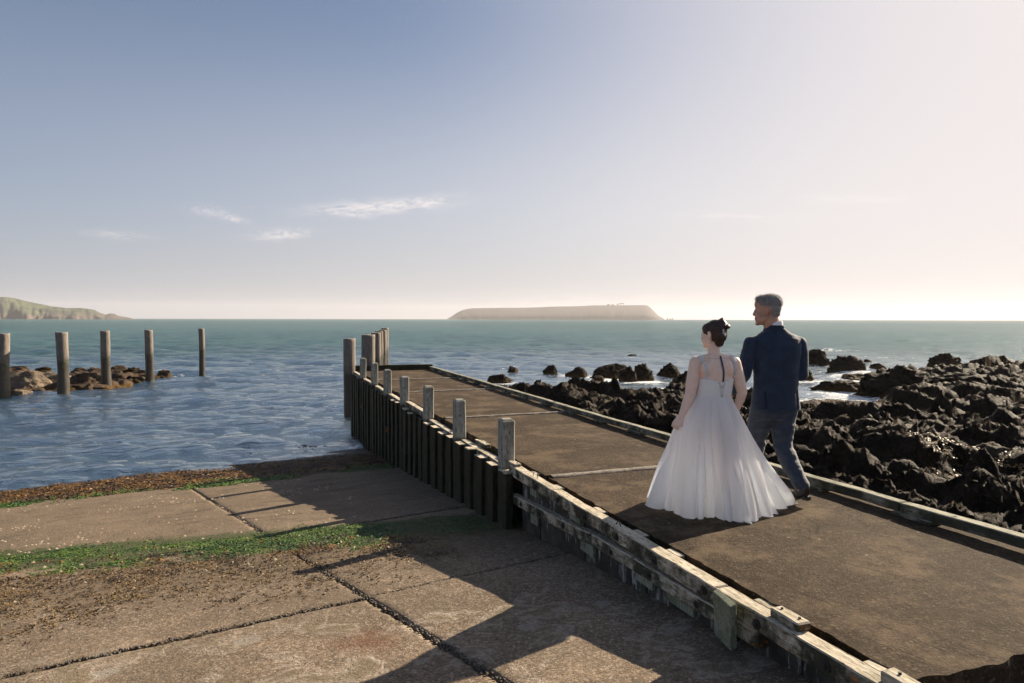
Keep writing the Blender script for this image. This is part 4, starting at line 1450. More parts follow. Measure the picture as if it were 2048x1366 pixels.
# crumbled grit along the joints
gp = []
r = np.random.default_rng(15)
for v in ROWS[2:4]:
    u = r.uniform(-4.9, 2.3, 1100)
    gp.append(J0 + Tv * u[:, None] + Lv * (v + r.normal(size=1100)[:, None] * 0.014))
v = r.uniform(-3, 6, 900)
gp.append(J0 + Lv * v[:, None] + Tv * (r.normal(size=900)[:, None] * 0.016))
gp = np.concatenate(gp)
gp = gp[gp[:, 0] < 2.4]
n = len(gp)
sz = r.uniform(0.004, 0.014, n)
oct_ = np.array([(1, 0, 0), (0, 1, 0), (-1, 0, 0), (0, -1, 0), (0, 0, 0.8), (0, 0, -0.8)])
rot = r.normal(size=(n, 6, 3)) * 0.25
V = (np.stack([gp[:, 0], gp[:, 1], slip_z(gp[:, 0], gp[:, 1]) - 0.004], 1)[:, None, :] + (oct_[None] + rot) * sz[:, None, None]).reshape(-1, 3)
of = np.array([(0, 1, 4), (1, 2, 4), (2, 3, 4), (3, 0, 4), (1, 0, 5), (2, 1, 5), (3, 2, 5), (0, 3, 5)])
F = (np.arange(n)[:, None, None] * 6 + of[None]).reshape(-1, 3)
tag(link('joint_grit', raw_mesh('joint_grit', V, F, False), mat_leafy('crumbled_concrete', (0.05, 0.042, 0.032), (0.16, 0.13, 0.10), 30, 0.9)), 'crumbled grit lining the slab joints', kind='stuff')

# golden kelp round the reef's waterline and the perched pool
rr_ = np.random.default_rng(21)
near_w = RP[(RP[:, 2] > -1.86) & (RP[:, 2] < -1.52) & (np.hypot(RP[:, 0], RP[:, 1]) > 19) & (RP[:, 0] > 5.5)]
sel = near_w[rr_.choice(len(near_w), min(5000, len(near_w)), replace=False)]
pool_w = RP[(np.hypot((RP[:, 0] - 13.0) / 1.6, (RP[:, 1] - 9.2) / 1.0) < 1.0) & (RP[:, 2] > -1.40)]
sel2 = pool_w[rr_.choice(len(pool_w), min(420, len(pool_w)), replace=False)]
tufts('golden_kelp', np.concatenate([sel, sel2]), 3, 0.09, 0.012, mat_leafy('golden_kelp_leaf', (0.085, 0.045, 0.010), (0.30, 0.18, 0.04)), 'golden brown kelp clinging along the waterline of the reef', 0.4, 31)

# ------------------------------------------------------------------ people
def _tri(V, F, verts, faces):
    o = len(V)
    V.extend([tuple(map(float, v)) for v in verts])
    F.extend([tuple(i + o for i in f) for f in faces])


def basis(d):
    d = Vector(d).normalized()
    a = Vector((0, 0, 1)) if abs(d.z) < 0.9 else Vector((1, 0, 0))
    x = a.cross(d).normalized()
    return x, d.cross(x), d


def cap(V, F, p0, r0, p1, r1, n=14, squash=1.0, sdir=None):
    """A limb segment: a tapered capsule, optionally flattened across sdir."""
    p0, p1 = Vector(p0), Vector(p1)
    x, y, d = basis(p1 - p0)
    if sdir is not None:
        y = (Vector(sdir) - d * Vector(sdir).dot(d)).normalized()
        x = y.cross(d)
    rings = []
    for k in range(4):
        t = math.pi / 2 * (1 - (k + 0.35) / 4)
        rings.append((p0 - d * r0 * math.sin(t), r0 * math.cos(t)))
    rings.append((p0, r0))
    rings.append((p1, r1))
    for k in range(4):
        t = math.pi / 2 * ((k + 0.65) / 4)
        rings.append((p1 + d * r1 * math.sin(t), r1 * math.cos(t)))
    vs, fs = [], []
    for c, r in rings:
        for i in range(n):
            t = 2 * math.pi * i / n
            vs.append(c + x * r * math.cos(t) + y * r * squash * math.sin(t))
    m = len(rings)
    for k in range(m - 1):
        for i in range(n):
            j = (i + 1) % n
            fs.append((k * n + i, k * n + j, (k + 1) * n + j, (k + 1) * n + i))
    fs.append(tuple(range(n - 1, -1, -1)))
    fs.append(tuple((m - 1) * n + i for i in range(n)))
    _tri(V, F, vs, fs)


def ell(V, F, c, r, M=None, n=20, m=12):
    vs, fs = [], []
    for k in range(1, m):
        ph = math.pi * k / m
        for i in range(n):
            t = 2 * math.pi * i / n
            v = Vector((r[0] * math.sin(ph) * math.cos(t), r[1] * math.sin(ph) * math.sin(t), r[2] * math.cos(ph)))
            vs.append((M @ v if M is not None else v) + Vector(c))
    for k in range(m - 2):
        for i in range(n):
            j = (i + 1) % n
            fs.append((k * n + i, (k + 1) * n + i, (k + 1) * n + j, k * n + j))
    fs.append(tuple(range(n)))
    fs.append(tuple((m - 2) * n + i for i in range(n - 1, -1, -1)))
    _tri(V, F, vs, fs)


def loft(V, F, rings, n=36, p=2.0):
    """Stacked superellipse sections (cx, cy, z, rx, ry)."""
    vs, fs = [], []
    for (cx, cy, z, rx, ry) in rings:
        for i in range(n):
            t = 2 * math.pi * i / n
            c, s = math.cos(t), math.sin(t)
            vs.append((cx + rx * math.copysign(abs(c) ** (2 / p), c), cy + ry * math.copysign(abs(s) ** (2 / p), s), z))
    for k in range(len(rings) - 1):
        for i in range(n):
            j = (i + 1) % n
            fs.append((k * n + i, k * n + j, (k + 1) * n + j, (k + 1) * n + i))
    fs.append(tuple(range(n - 1, -1, -1)))
    fs.append(tuple((len(rings) - 1) * n + i for i in range(n)))
    _tri(V, F, vs, fs)


def fuse(name, V, F, voxel, mat, parent, smooth=4, post=None):
    """Grow one continuous surface over overlapping limb shapes."""
    me = raw_mesh(name + '_src', V, F)
    tmp = bpy.data.objects.new('tmp', me)
    COL.objects.link(tmp)
    rm = tmp.modifiers.new('r', 'REMESH')
    rm.mode = 'VOXEL'
    rm.voxel_size = voxel
    if smooth:
        sm = tmp.modifiers.new('s', 'SMOOTH')
        sm.iterations = smooth
        sm.factor = 0.5
    dg = bpy.context.evaluated_depsgraph_get()
    dg.update()
    out = bpy.data.meshes.new_from_object(tmp.evaluated_get(dg))
    bpy.data.objects.remove(tmp)
    bpy.data.meshes.remove(me)
    out.name = name
    if post is not None:
        n = len(out.vertices)
        co = np.empty(n * 3, np.float32)
        no = np.empty(n * 3, np.float32)
        out.vertices.foreach_get('co', co)
        out.vertices.foreach_get('normal', no)
        co = co.reshape(-1, 3).astype(float)
        co = post(co, no.reshape(-1, 3).astype(float))
        out.vertices.foreach_set('co', co.astype(np.float32).ravel())
        out.update()
    out.polygons.foreach_set('use_smooth', [True] * len(out.polygons))
    out.materials.clear()
    return link(name, out, mat, parent)


def head_shapes(V, F, c, f, s=1.0, male=False):
    """Skull, face, nose, lips, ears, jaw; f is the way the face looks."""
    c = Vector(c)
    f = Vector(f).normalized()
    l = Vector((0, 0, 1)).cross(f).normalized()
    u = f.cross(l)
    M = Matrix((f, l, u)).transposed()

    def P(a, b, d):
        return c + (f * a + l * b + u * d) * s

    def E(a, b, d, rx, ry, rz, MM=None):
        ell(V, F, P(a, b, d), (rx * s, ry * s, rz * s), MM or M)
    E(-0.012, 0, 0.035, 0.098, 0.077, 0.088)
    E(0.038, 0, -0.02, 0.060, 0.062, 0.085)
    E(0.036, 0, -0.078, 0.054, 0.055 if male else 0.048, 0.038)
    E(0.076, 0, -0.102, 0.020, 0.024, 0.017)
    E(0.060, 0, 0.055, 0.040, 0.058, 0.045)
    for sd_ in (-1, 1):
        cap(V, F, P(0.083, 0.012 * sd_, 0.018), 0.012 * s, P(0.066, 0.05 * sd_, 0.020), 0.011 * s, 8)
        E(0.060, 0.042 * sd_, -0.030, 0.030, 0.026, 0.028)
        if male:
            E(0.040, 0.046 * sd_, -0.065, 0.036, 0.022, 0.036)
        E(0.080, 0.031 * sd_, 0.001, 0.012, 0.014, 0.009)
        cap(V, F, P(0.0, 0.055 * sd_, -0.055), 0.018 * s, P(0.06, 0.032 * sd_, -0.098), 0.014 * s, 8)
        # ear: rim, lobe and hollow
        ro = Matrix.Rotation(-0.35 * sd_, 3, 'Z')
        E(-0.006, 0.080 * sd_, -0.002, 0.020, 0.006, 0.031, M @ ro)
        cap(V, F, P(-0.020, 0.085 * sd_, 0.010), 0.0055 * s, P(-0.006, 0.086 * sd_, 0.030), 0.0055 * s, 8)
        cap(V, F, P(-0.006, 0.086 * sd_, 0.030), 0.0055 * s, P(0.010, 0.082 * sd_, 0.018), 0.005 * s, 8)
        cap(V, F, P(-0.020, 0.085 * sd_, 0.010), 0.0055 * s, P(-0.012, 0.082 * sd_, -0.022), 0.0055 * s, 8)
        E(-0.004, 0.080 * sd_, -0.030, 0.009, 0.006, 0.009)
    cap(V, F, P(0.092, 0, 0.010), 0.009 * s, P(0.105, 0, -0.026), 0.012 * s, 10)
    for sd_ in (-1, 1):
        E(0.094, 0.011 * sd_, -0.031, 0.013, 0.008, 0.008)
    E(0.088, 0, -0.058, 0.014, 0.022, 0.0075)
    E(0.086, 0, -0.071, 0.014, 0.020, 0.0085)
    return c, f, l, u, M, P


def hand(V, F, w, d, n, t, curl=(0.5, 0.7, 0.5), s=1.0, spread=0.08, thumb=(0.6, 0.5)):
    """Palm, four unequal fingers bent at the knuckles, and a thumb from the side of the palm."""
    w, d, n, t = Vector(w), Vector(d).normalized(), Vector(n), Vector(t)
    n = (n - d * n.dot(d)).normalized()
    t = (t - d * t.dot(d) - n * t.dot(n)).normalized()
    offs = (0.030, 0.010, -0.010, -0.028)
    for k, o in enumerate(offs):
        cap(V, F, w + t * o * 0.6 * s, 0.015 * s, w + (d * 0.078 + t * o) * s, 0.0115 * s, 8)
    cap(V, F, w + (d * 0.02 + t * 0.02) * s, 0.016 * s, w + (d * 0.06 + t * 0.012) * s, 0.014 * s, 8)
    for k, (o, L) in enumerate(zip(offs, (0.070, 0.079, 0.073, 0.058))):
        p = w + (d * 0.084 + t * o) * s
        a = 0.0
        for j, (fr, cu) in enumerate(zip((0.45, 0.31, 0.26), curl)):
            a += cu
            dd = d * math.cos(a) + n * math.sin(a) + t * (o * spread * 10) * (1 if j == 0 else 0.3)
            q = p + dd.normalized() * L * fr * s
            cap(V, F, p, (0.0092 - j * 0.0008) * s, q, (0.0085 - j * 0.0009) * s, 8)
            p = q
    p = w + (d * 0.018 + t * 0.026) * s
    a1 = (d * math.cos(thumb[0]) + t * math.sin(thumb[0]) + n * 0.35).normalized()
    q = p + a1 * 0.042 * s
    cap(V, F, p, 0.014 * s, q, 0.011 * s, 8)
    a2 = (a1 + n * thumb[1] - t * 0.25).normalized()
    r_ = q + a2 * 0.032 * s
    cap(V, F, q, 0.0105 * s, r_, 0.0095 * s, 8)
    cap(V, F, r_, 0.0095 * s, r_ + (a2 + n * 0.3).normalized() * 0.022 * s, 0.008 * s, 8)


def mat_skin(name, c1, c2):
    m = Mat(name)
    col = m.mix(m.step(m.noise(22, 4, 0.6), 0.35, 0.65), c1, c2)
    m.b.inputs['Subsurface Weight'].default_value = 0.12
    m.b.inputs['Subsurface Radius'].default_value = (0.02, 0.008, 0.005)
    m.b.inputs['Subsurface Scale'].default_value = 0.6
    return m.done(col, 0.5, m.bump(m.noise(180, 3, 0.6), 0.12, 0.004))


SKIN_F = mat_skin('fair_skin', (0.83, 0.585, 0.46), (0.88, 0.65, 0.53))
SKIN_M = mat_skin('tanned_skin', (0.40, 0.215, 0.145), (0.48, 0.28, 0.195))


def mat_cloth(name, c1, c2, scale, bump=0.25, trans=0.0, rough=0.85, sheen=0.0, grad=False):
    m = Mat(name)
    col = m.mix(m.step(m.noise(scale, 4, 0.6), 0.38, 0.62), c1, c2)
    we = m.n('ShaderNodeTexWave', wave_type='BANDS', bands_direction='Z')
    we.inputs['Scale'].default_value = 90
    h = m.math('ADD', m.noise(160, 3, 0.6), m.math('MULTIPLY', we.outputs['Fac'], 0.4))
    nrm = m.bump(h, bump, 0.004)
    if sheen:
        m.b.inputs['Sheen Weight'].default_value = sheen
        m.b.inputs['Sheen Roughness'].default_value = 0.4
    m.done(col, rough, nrm)
    if trans:
        tr = m.n('ShaderNodeBsdfTranslucent')
        m.put(tr.inputs['Color'], (0.93, 0.96, 1.0))
        mx = m.n('ShaderNodeMixShader')
        if grad:            # gathered and many-layered at the waist, a single sheer layer lower down
            m.put(mx.inputs[0], m.step(m.sep()[2], 0.35, 0.93, trans, trans * 0.5))
        else:
            mx.inputs[0].default_value = trans
        m.t.links.new(m.b.outputs[0], mx.inputs[1])
        m.t.links.new(tr.outputs[0], mx.inputs[2])
        m.t.links.new(mx.outputs[0], m.out.inputs['Surface'])
    return m.m


CHIFFON = mat_cloth('white_chiffon', (0.90, 0.89, 0.89), (0.92, 0.91, 0.91), 6, 0.05, 0.66, 0.8, 0.0, True)
BODICE = mat_cloth('ivory_bodice_fabric', (0.88, 0.86, 0.84), (0.91, 0.89, 0.87), 9, 0.15, 0.12, 0.75)
LACE = mat_cloth('white_lace', (0.90, 0.89, 0.88), (0.93, 0.92, 0.92), 40, 0.1, 0.4, 0.8)
NAVY = mat_cloth('navy_wool', (0.007, 0.019, 0.044), (0.011, 0.028, 0.060), 14, 0.4, 0.0, 0.8, 0.25)
TROUS = mat_cloth('blue_grey_wool', (0.020, 0.030, 0.052), (0.030, 0.043, 0.070), 18, 0.4, 0.0, 0.75, 0.3)
SHIRT = mat_cloth('white_shirt_cotton', (0.78, 0.79, 0.82), (0.82, 0.83, 0.86), 30, 0.1, 0.1)
LEATHER = mat_plain('black_shoe_leather', (0.012, 0.011, 0.011), 0.32)
SOLE = mat_plain('dark_shoe_sole', (0.045, 0.032, 0.024), 0.7)
RIBBON = mat_cloth('slate_blue_ribbon', (0.035, 0.05, 0.075), (0.06, 0.08, 0.11), 60, 0.2)
PEARL = mat_plain('pearl_and_silver', (0.75, 0.73, 0.70), 0.22, Metallic=0.55)
DARKLACE = mat_plain('dark_lacing_cord', (0.05, 0.05, 0.06), 0.7)


def mat_hair(name, c1, c2, scale=(1, 1, 0.15), rough=0.42):
    m = Mat(name)
    v = m.map(scale)
    g = m.noise(120, 4, 0.65, v, 0.4)
    col = m.mix(m.step(g, 0.35, 0.65), c1, c2)
    return m.done(col, rough, m.bump(g, 0.8, 0.006))


HAIR_B = mat_hair('dark_brown_hair', (0.016, 0.007, 0.0045), (0.055, 0.024, 0.012), (0.3, 0.3, 1.2))
HAIR_G = mat_hair('grey_hair', (0.13, 0.122, 0.115), (0.36, 0.345, 0.33), (2.5, 2.5, 1.2), 0.6)

# ---- the woman
woman = tag(empty('person', (3.453, 4.647, 0.0), -YAW), 'woman in a long white gown, hair in a bun, holding her skirt with one hand', 'person', 'couple walking along the jetty')
FW = Vector((-0.72, 0.69, 0.0)).normalized()
HC = Vector((-0.022, 0.012, 1.452))
V, F = [], []
loft(V, F, [(-0.03, 0, 0.78, 0.165, 0.125), (-0.03, 0, 0.86, 0.165, 0.12), (-0.024, 0, 0.955, 0.137, 0.104), (-0.012, 0, 1.03, 0.136, 0.105), (-0.003, 0, 1.10, 0.140, 0.108), (-0.003, 0.0, 1.17, 0.146, 0.10),
            (-0.004, 0.004, 1.225, 0.146, 0.083), (-0.006, 0.006, 1.262, 0.112, 0.066), (-0.010, 0.008, 1.288, 0.070, 0.056)], 40, 2.2)
cap(V, F, (-0.010, 0.006, 1.25), 0.055, (-0.022, 0.014, 1.385), 0.047)
for sx in (-1, 1):
    cap(V, F, (-0.008 + sx * 0.02, -0.02, 1.272), 0.035, (-0.008 + sx * 0.125, -0.004, 1.243), 0.043)   # trapezius
    ell(V, F, (-0.006 + sx * 0.075, -0.062, 1.175), (0.058, 0.040, 0.075))                                # shoulder blade
sl, el_, wr_ = (-0.165, -0.002, 1.226), (-0.222, -0.045, 0.952), (-0.298, -0.068, 0.792)
cap(V, F, sl, 0.052, (-0.196, -0.026, 1.075), 0.050)
cap(V, F, (-0.196, -0.026, 1.075), 0.050, el_, 0.040)
cap(V, F, el_, 0.041, (-0.250, -0.052, 0.89), 0.039)
cap(V, F, (-0.250, -0.052, 0.89), 0.039, wr_, 0.026, squash=0.85)
hand(V, F, wr_, (-0.52, -0.10, -0.80), (0.35, 0.75, -0.35), (0.62, 0.18, -0.2), (0.75, 0.95, 0.6), 0.92, 0.04, (0.45, 0.9))
sr_, er_, wr2 = (0.152, -0.002, 1.226), (0.212, -0.015, 0.985), (0.190, 0.075, 0.815)
cap(V, F, sr_, 0.050, (0.184, -0.012, 1.10), 0.049)
cap(V, F, (0.184, -0.012, 1.10), 0.049, er_, 0.040)
cap(V, F, er_, 0.040, (0.208, 0.02, 0.92), 0.037)
cap(V, F, (0.208, 0.02, 0.92), 0.037, wr2, 0.025, squash=0.85)
hand(V, F, wr2, (-0.12, 0.35, -0.93), (-0.9, 0.2, 0.1), (-0.2, 0.9, 0.3), (0.6, 0.8, 0.5), 0.9)
for sx, yy in ((-1, 0.16), (1, -0.12)):                                                                    # legs under the gown
    hip, kn, an = (-0.03 + sx * 0.08, 0, 0.80), (-0.03 + sx * 0.085, yy * 0.6, 0.46), (-0.03 + sx * 0.08, yy, 0.09)
    cap(V, F, hip, 0.085, kn, 0.055)
    cap(V, F, kn, 0.055, an, 0.034)
    cap(V, F, an, 0.034, (an[0] - 0.03, an[1] + 0.12, 0.035), 0.028)
c, f, l, u, HM, HP = head_shapes(V, F, HC, FW, 0.93)
body = fuse('body', V, F, 0.0046, SKIN_F, woman, 5, lambda co, no: co - no * (0.006 * np.exp(-((co[:, 0] + 0.006 + 0.0) / 0.012) ** 2) * sstep(1.0, 1.1, co[:, 2]) * (1 - sstep(1.24, 1.29, co[:, 2])) * (no[:, 1] < 0))[:, None])
bvh = BVHTree.FromPolygons([v.co for v in body.data.vertices], [p.vertices[:] for p in body.data.polygons])


def on_back(x, z, off=0.003):
    h = bvh.ray_cast(Vector((x, -1, z)), Vector((0, 1, 0)))
    return (h[0] + h[1] * off, h[1]) if h[0] is not None else (Vector((x, 0, z)), Vector((0, -1, 0)))


# eyes
for sd_ in (-1, 1):
    V, F = [], []
    ell(V, F, HP(0.086, 0.031 * sd_, 0.002), (0.009, 0.009, 0.008), None, 10, 8)
    link('eye', raw_mesh('eye', V, F, True), LEATHER, woman)
# hair swept back into a bun
V, F = [], []
ell(V, F, HP(-0.028, 0, 0.046), (0.096 * 0.93, 0.0845 * 0.93, 0.089 * 0.93), HM)
ell(V, F, HP(-0.052, 0, 0.0), (0.066, 0.070, 0.072), HM)
ell(V, F, HP(-0.060, 0, -0.055), (0.036, 0.044, 0.048), HM)
for sd_ in (-1, 1):
    ell(V, F, HP(0.012, 0.052 * sd_, 0.05), (0.058, 0.030, 0.052), HM)
BC = HP(-0.088, -0.012, 0.090)


def comb(co, no):
    d = co - np.array(BC)
    ang = np.arctan2(d @ np.array(l), d @ np.array(u))
    g = np.sin(ang * 46 + 3 * perlin(co * 14)) * 0.0012 + perlin(co * 30) * 0.0016
    return co + no * g[:, None]


hair = fuse('hair', V, F, 0.0045, HAIR_B, woman, 5, comb)
V, F = [], []
axis = (Vector(-f) * 0.75 + u * 0.65).normalized()
bx, by, bd = basis(axis)
for k in range(7):                                   # twisted coils of the bun
    a0 = k * 0.9
    rad0 = 0.037 if k % 2 else 0.026
    pts = []
    for q in range(9):
        a = a0 + q * 0.42
        pts.append(BC + bx * math.cos(a) * rad0 + by * math.sin(a) * rad0 + bd * (0.008 * math.sin(a * 2 + k) + 0.006 * (k % 3)))
    for q in range(8):
        cap(V, F, pts[q], 0.0175 + 0.004 * math.sin(q * 0.8), pts[q + 1], 0.0175 + 0.004 * math.sin((q + 1) * 0.8), 8)
ell(V, F, BC - bd * 0.006, (0.038, 0.038, 0.038))
bun = fuse('hair_bun', V, F, 0.0042, HAIR_B, hair, 5, lambda co, no: co + no * (perlin(co * 70) * 0.0010)[:, None])
# fine loose hairs catching the light
Vh, Fh = [], []
hr = np.random.default_rng(4)


def fuzz(obj, n, L, w, mat, name, parent, keep=None, up=0.4, seed=1):
    me = obj.data
    r = np.random.default_rng(seed)
    idx = r.integers(0, len(me.vertices), n)
    V_, F_ = [], []
    for i in idx:
        v = me.vertices[int(i)]
        if keep is not None and not keep(v.co, v.normal):
            continue
        d = (v.normal * up + Vector(r.normal(size=3)) * 0.35 + Vector((0, 0, 0.15))).normalized()
        s_ = d.cross(Vector(r.normal(size=3))).normalized() * w
        ln = L * r.uniform(0.5, 1.3)
        m_ = v.co + d * ln * 0.5
        t_ = m_ + (d + Vector(r.normal(size=3)) * 0.35).normalized() * ln * 0.5
        o = len(V_)
        V_ += [v.co - s_, v.co + s_, m_ + s_ * 0.7, m_ - s_ * 0.7, t_]
        F_ += [(o, o + 1, o + 2, o + 3), (o + 3, o + 2, o + 4)]
    o = link(name, raw_mesh(name, [tuple(v) for v in V_], F_), mat, parent)
    o['kind'] = 'stuff'
    return o


fuzz(hair, 900, 0.016, 0.0004, HAIR_B, 'loose_hairs', hair, None, 0.25, 2)
fuzz(bun, 160, 0.010, 0.0004, HAIR_B, 'loose_hairs', hair, None, 0.5, 3)
# leaf-shaped hair clip
V, F = [], []
hb = BVHTree.FromPolygons([v.co for v in hair.data.vertices], [p.vertices[:] for p in hair.data.polygons])
for k, (x, z) in enumerate([(0.030, 1.495), (0.026, 1.488), (0.036, 1.486), (0.031, 1.478), (0.038, 1.474), (0.030, 1.468), (0.041, 1.466), (0.046, 1.459), (0.040, 1.455), (0.050, 1.452), (0.048, 1.446)]):
    h = hb.ray_cast(Vector((x, -1, z)), Vector((0, 1, 0)))
    pz = (h[0] + h[1] * 0.003) if h[0] is not None else Vector((x, -0.08, z))
    ell(V, F, pz, (0.0065, 0.002, 0.0035), Matrix.Rotation(random.uniform(-1, 1), 3, 'Y'), 8, 6)
link('hair_clip', raw_mesh('hair_clip', V, F, True), PEARL, woman)
# necklace and the ribbon hanging from its clasp down the back
V, F = [], []
pts = []
for q in range(26):
    a = 2 * math.pi * q / 26
    dirv = Vector((math.cos(a), math.sin(a), 0))
    zc = 1.272 + 0.012 * math.sin(a)
    h = bvh.ray_cast(Vector((-0.012, 0.01, zc)) + dirv * 0.4, -dirv)
    pts.append((h[0] + h[1] * 0.002) if h[0] is not None else Vector((-0.012, 0.01, zc)) + dirv * 0.07)
for q in range(26):
    cap(V, F, pts[q], 0.0016, pts[(q + 1) % 26], 0.0016, 6)
link('necklace', raw_mesh('necklace', V, F, True), PEARL, woman)
path = [(0.020, 1.282), (0.021, 1.262), (0.025, 1.235), (0.029, 1.205), (0.032, 1.175), (0.033, 1.145), (0.031, 1.115), (0.028, 1.085), (0.027, 1.074)]
V, F = [], []
for (x, z) in path:
    pz, nn = on_back(x, z, 0.005)
    for s_ in (-1, 1):
        V.append(tuple(pz + Vector((s_ * 0.0075, 0, 0)) + Vector((0, 0.0015 * s_, 0))))
    for s_ in (-1, 1):
        V.append(tuple(pz + Vector((s_ * 0.0075, 0.002, 0))))
for k in range(len(path) - 1):
    a = k * 4
    F += [(a, a + 1, a + 5, a + 4), (a + 2, a + 6, a + 7, a + 3)]
link('back_ribbon', raw_mesh('back_ribbon', V, F, True), RIBBON, woman)


# bodice: gathered band of fabric, dipping at the middle of the back
def bodice_pt(t, w):
    """t angle (0 = +x, 270 = towards the viewer), w 0..1 from waist to top edge."""
    s_ = math.sin(t)
    dip = 0.022 * math.exp(-((t - rad(277)) / 0.42) ** 2)
    front = 0.10 * max(0.0, s_) ** 0.7
    zt = 1.098 - dip + front
    z = 0.950 + (zt - 0.950) * w
    rx = np.interp(z, [0.94, 1.03, 1.10, 1.2], [0.147, 0.146, 0.148, 0.155])
    ry = np.interp(z, [0.94, 1.03, 1.10, 1.2], [0.115, 0.116, 0.117, 0.115])
    cx = np.interp(z, [0.94, 1.03, 1.10], [-0.026, -0.012, -0.003])
    rip = 0.0018 * math.sin(w * 44 + 3.0 * perlin(np.array([[t * 1.3, w * 2, 0.5]]))[0]) * (0.4 + 0.6 * abs(math.cos(t * 0.5)))
    c_, s2 = math.cos(t), math.sin(t)
    return (cx + (rx + rip) * math.copysign(abs(c_) ** 0.92, c_), (ry + rip) * math.copysign(abs(s2) ** 0.92, s2), z)


nT, nW = 120, 40
V = [bodice_pt(2 * math.pi * i / nT, k / (nW - 1)) for k in range(nW) for i in range(nT)]
V += [(v[0] * 0.95 - 0.001, v[1] * 0.95, v[2]) for v in V[-nT:]]
F = [tuple(q) for q in grid_faces(nW + 1, nT, True)]
bod = link('bodice', raw_mesh('bodice', V, F, True), BODICE, woman)
bbv = BVHTree.FromPolygons([Vector(v) for v in V], F)
# lacing and buttons
V, F = [], []
for k in range(9):
    x, z = 0.012 + 0.0012 * k, 1.045 - k * 0.0105
    for xx in (x - 0.006, x + 0.010 - k * 0.0006):
        h = bbv.ray_cast(Vector((xx, -1, z)), Vector((0, 1, 0)))
        if h[0] is not None:
            ell(V, F, h[0] + Vector((0, -0.001, 0)), (0.0026, 0.002, 0.0026), None, 8, 6)
link('back_button', raw_mesh('back_button', V, F, True), DARKLACE, bod)
V, F = [], []
for (xa, za, xb, zb) in [(-0.004, 1.075, 0.010, 0.955), (0.042, 1.076, 0.020, 0.955), (-0.004, 1.072, 0.030, 1.03), (0.042, 1.072, 0.008, 1.03)]:
    prev = None
    for q in range(9):
        h = bbv.ray_cast(Vector((xa + (xb - xa) * q / 8, -1, za + (zb - za) * q / 8)), Vector((0, 1, 0)))
        p_ = (h[0] + Vector((0, -0.001, 0))) if h[0] is not None else None
        if prev is not None and p_ is not None:
            cap(V, F, prev, 0.0011, p_, 0.0011, 5)
        prev = p_
link('back_lacing', raw_mesh('back_lacing', V, F, True), mat_plain('grey_lacing', (0.30, 0.29, 0.29), 0.8), bod)


# lace straps made of small petals
def strap(pts, seed):
    r = np.random.default_rng(seed)
    V, F = [], []
    n = 26
    P_ = np.array(pts)
    tt = np.linspace(0, len(P_) - 1, n)
    for k, t in enumerate(tt):
        x = np.interp(t, range(len(P_)), P_[:, 0]) + r.normal() * 0.004
        z = np.interp(t, range(len(P_)), P_[:, 1]) + r.normal() * 0.002
        pz, nn = on_back(x, z, 0.004)
        xx, yy, dd = basis(nn)
        wdt = np.interp(t / (len(P_) - 1), [0, 0.5, 1], [0.010, 0.012, 0.014])
        np_ = 5
        a0 = r.uniform(0, 6.28)
        for q in range(np_):
            a = a0 + 2 * math.pi * q / np_
            cdir = xx * math.cos(a) + yy * math.sin(a)
            ell(V, F, pz + cdir * wdt * 0.62 + nn * r.uniform(0, 0.004), (wdt * 0.55, wdt * 0.38, 0.0016), Matrix((cdir, dd.cross(cdir), (dd + cdir * 0.35).normalized())).transposed(), 7, 5)
    return link('lace_strap', raw_mesh('lace_strap', V, F, True), LACE, bod)


strap([(-0.098, 1.088), (-0.094, 1.12), (-0.098, 1.155), (-0.106, 1.19), (-0.118, 1.225), (-0.126, 1.255), (-0.128, 1.275)], 1)
strap([(0.122, 1.088), (0.132, 1.12), (0.138, 1.155), (0.140, 1.19), (0.138, 1.225), (0.130, 1.255), (0.122, 1.278)], 2)

# skirt
HEM = [(-10, 0.80, 0.24, 0.004), (15, 0.66, 0.45, 0.006), (50, 0.30, 0.50, 0.01), (90, -0.03, 0.50, 0.01), (130, -0.32, 0.42, 0.02), (160, -0.45, 0.26, 0.035), (182, -0.485, 0.10, 0.055), (205, -0.45, -0.05, 0.04),
       (225, -0.345, -0.155, 0.022), (250, -0.16, -0.235, 0.012), (275, 0.06, -0.265, 0.008), (300, 0.27, -0.225, 0.006), (325, 0.52, -0.085, 0.004), (340, 0.68, 0.07, 0.004), (350, 0.80, 0.24, 0.004)]
HA = np.array(HEM)


def skirt_pt(t, w, raw=False):
    deg = (math.degrees(t) + 10) % 360 - 10
    hx, hy, hz = (np.interp(deg, HA[:, 0], HA[:, k]) for k in (1, 2, 3))
    wx, wy = -0.026 + 0.149 * math.cos(t), 0.117 * math.sin(t)
    right = 0.5 + 0.5 * math.cos(t)
    ex = 0.82 + 0.50 * right ** 2
    near = max(0, -math.sin(t))
    g = w ** ex
    hipb = 0.035 * math.sin(min(1, w / 0.3) * math.pi / 2) * (1 - w) * 1.0
    x = wx + (hx - wx) * g + hipb * math.cos(t)
    y = wy + (hy - wy) * g + hipb * math.sin(t)
    z = 0.958 + (hz - 0.958) * w
    return x, y, z


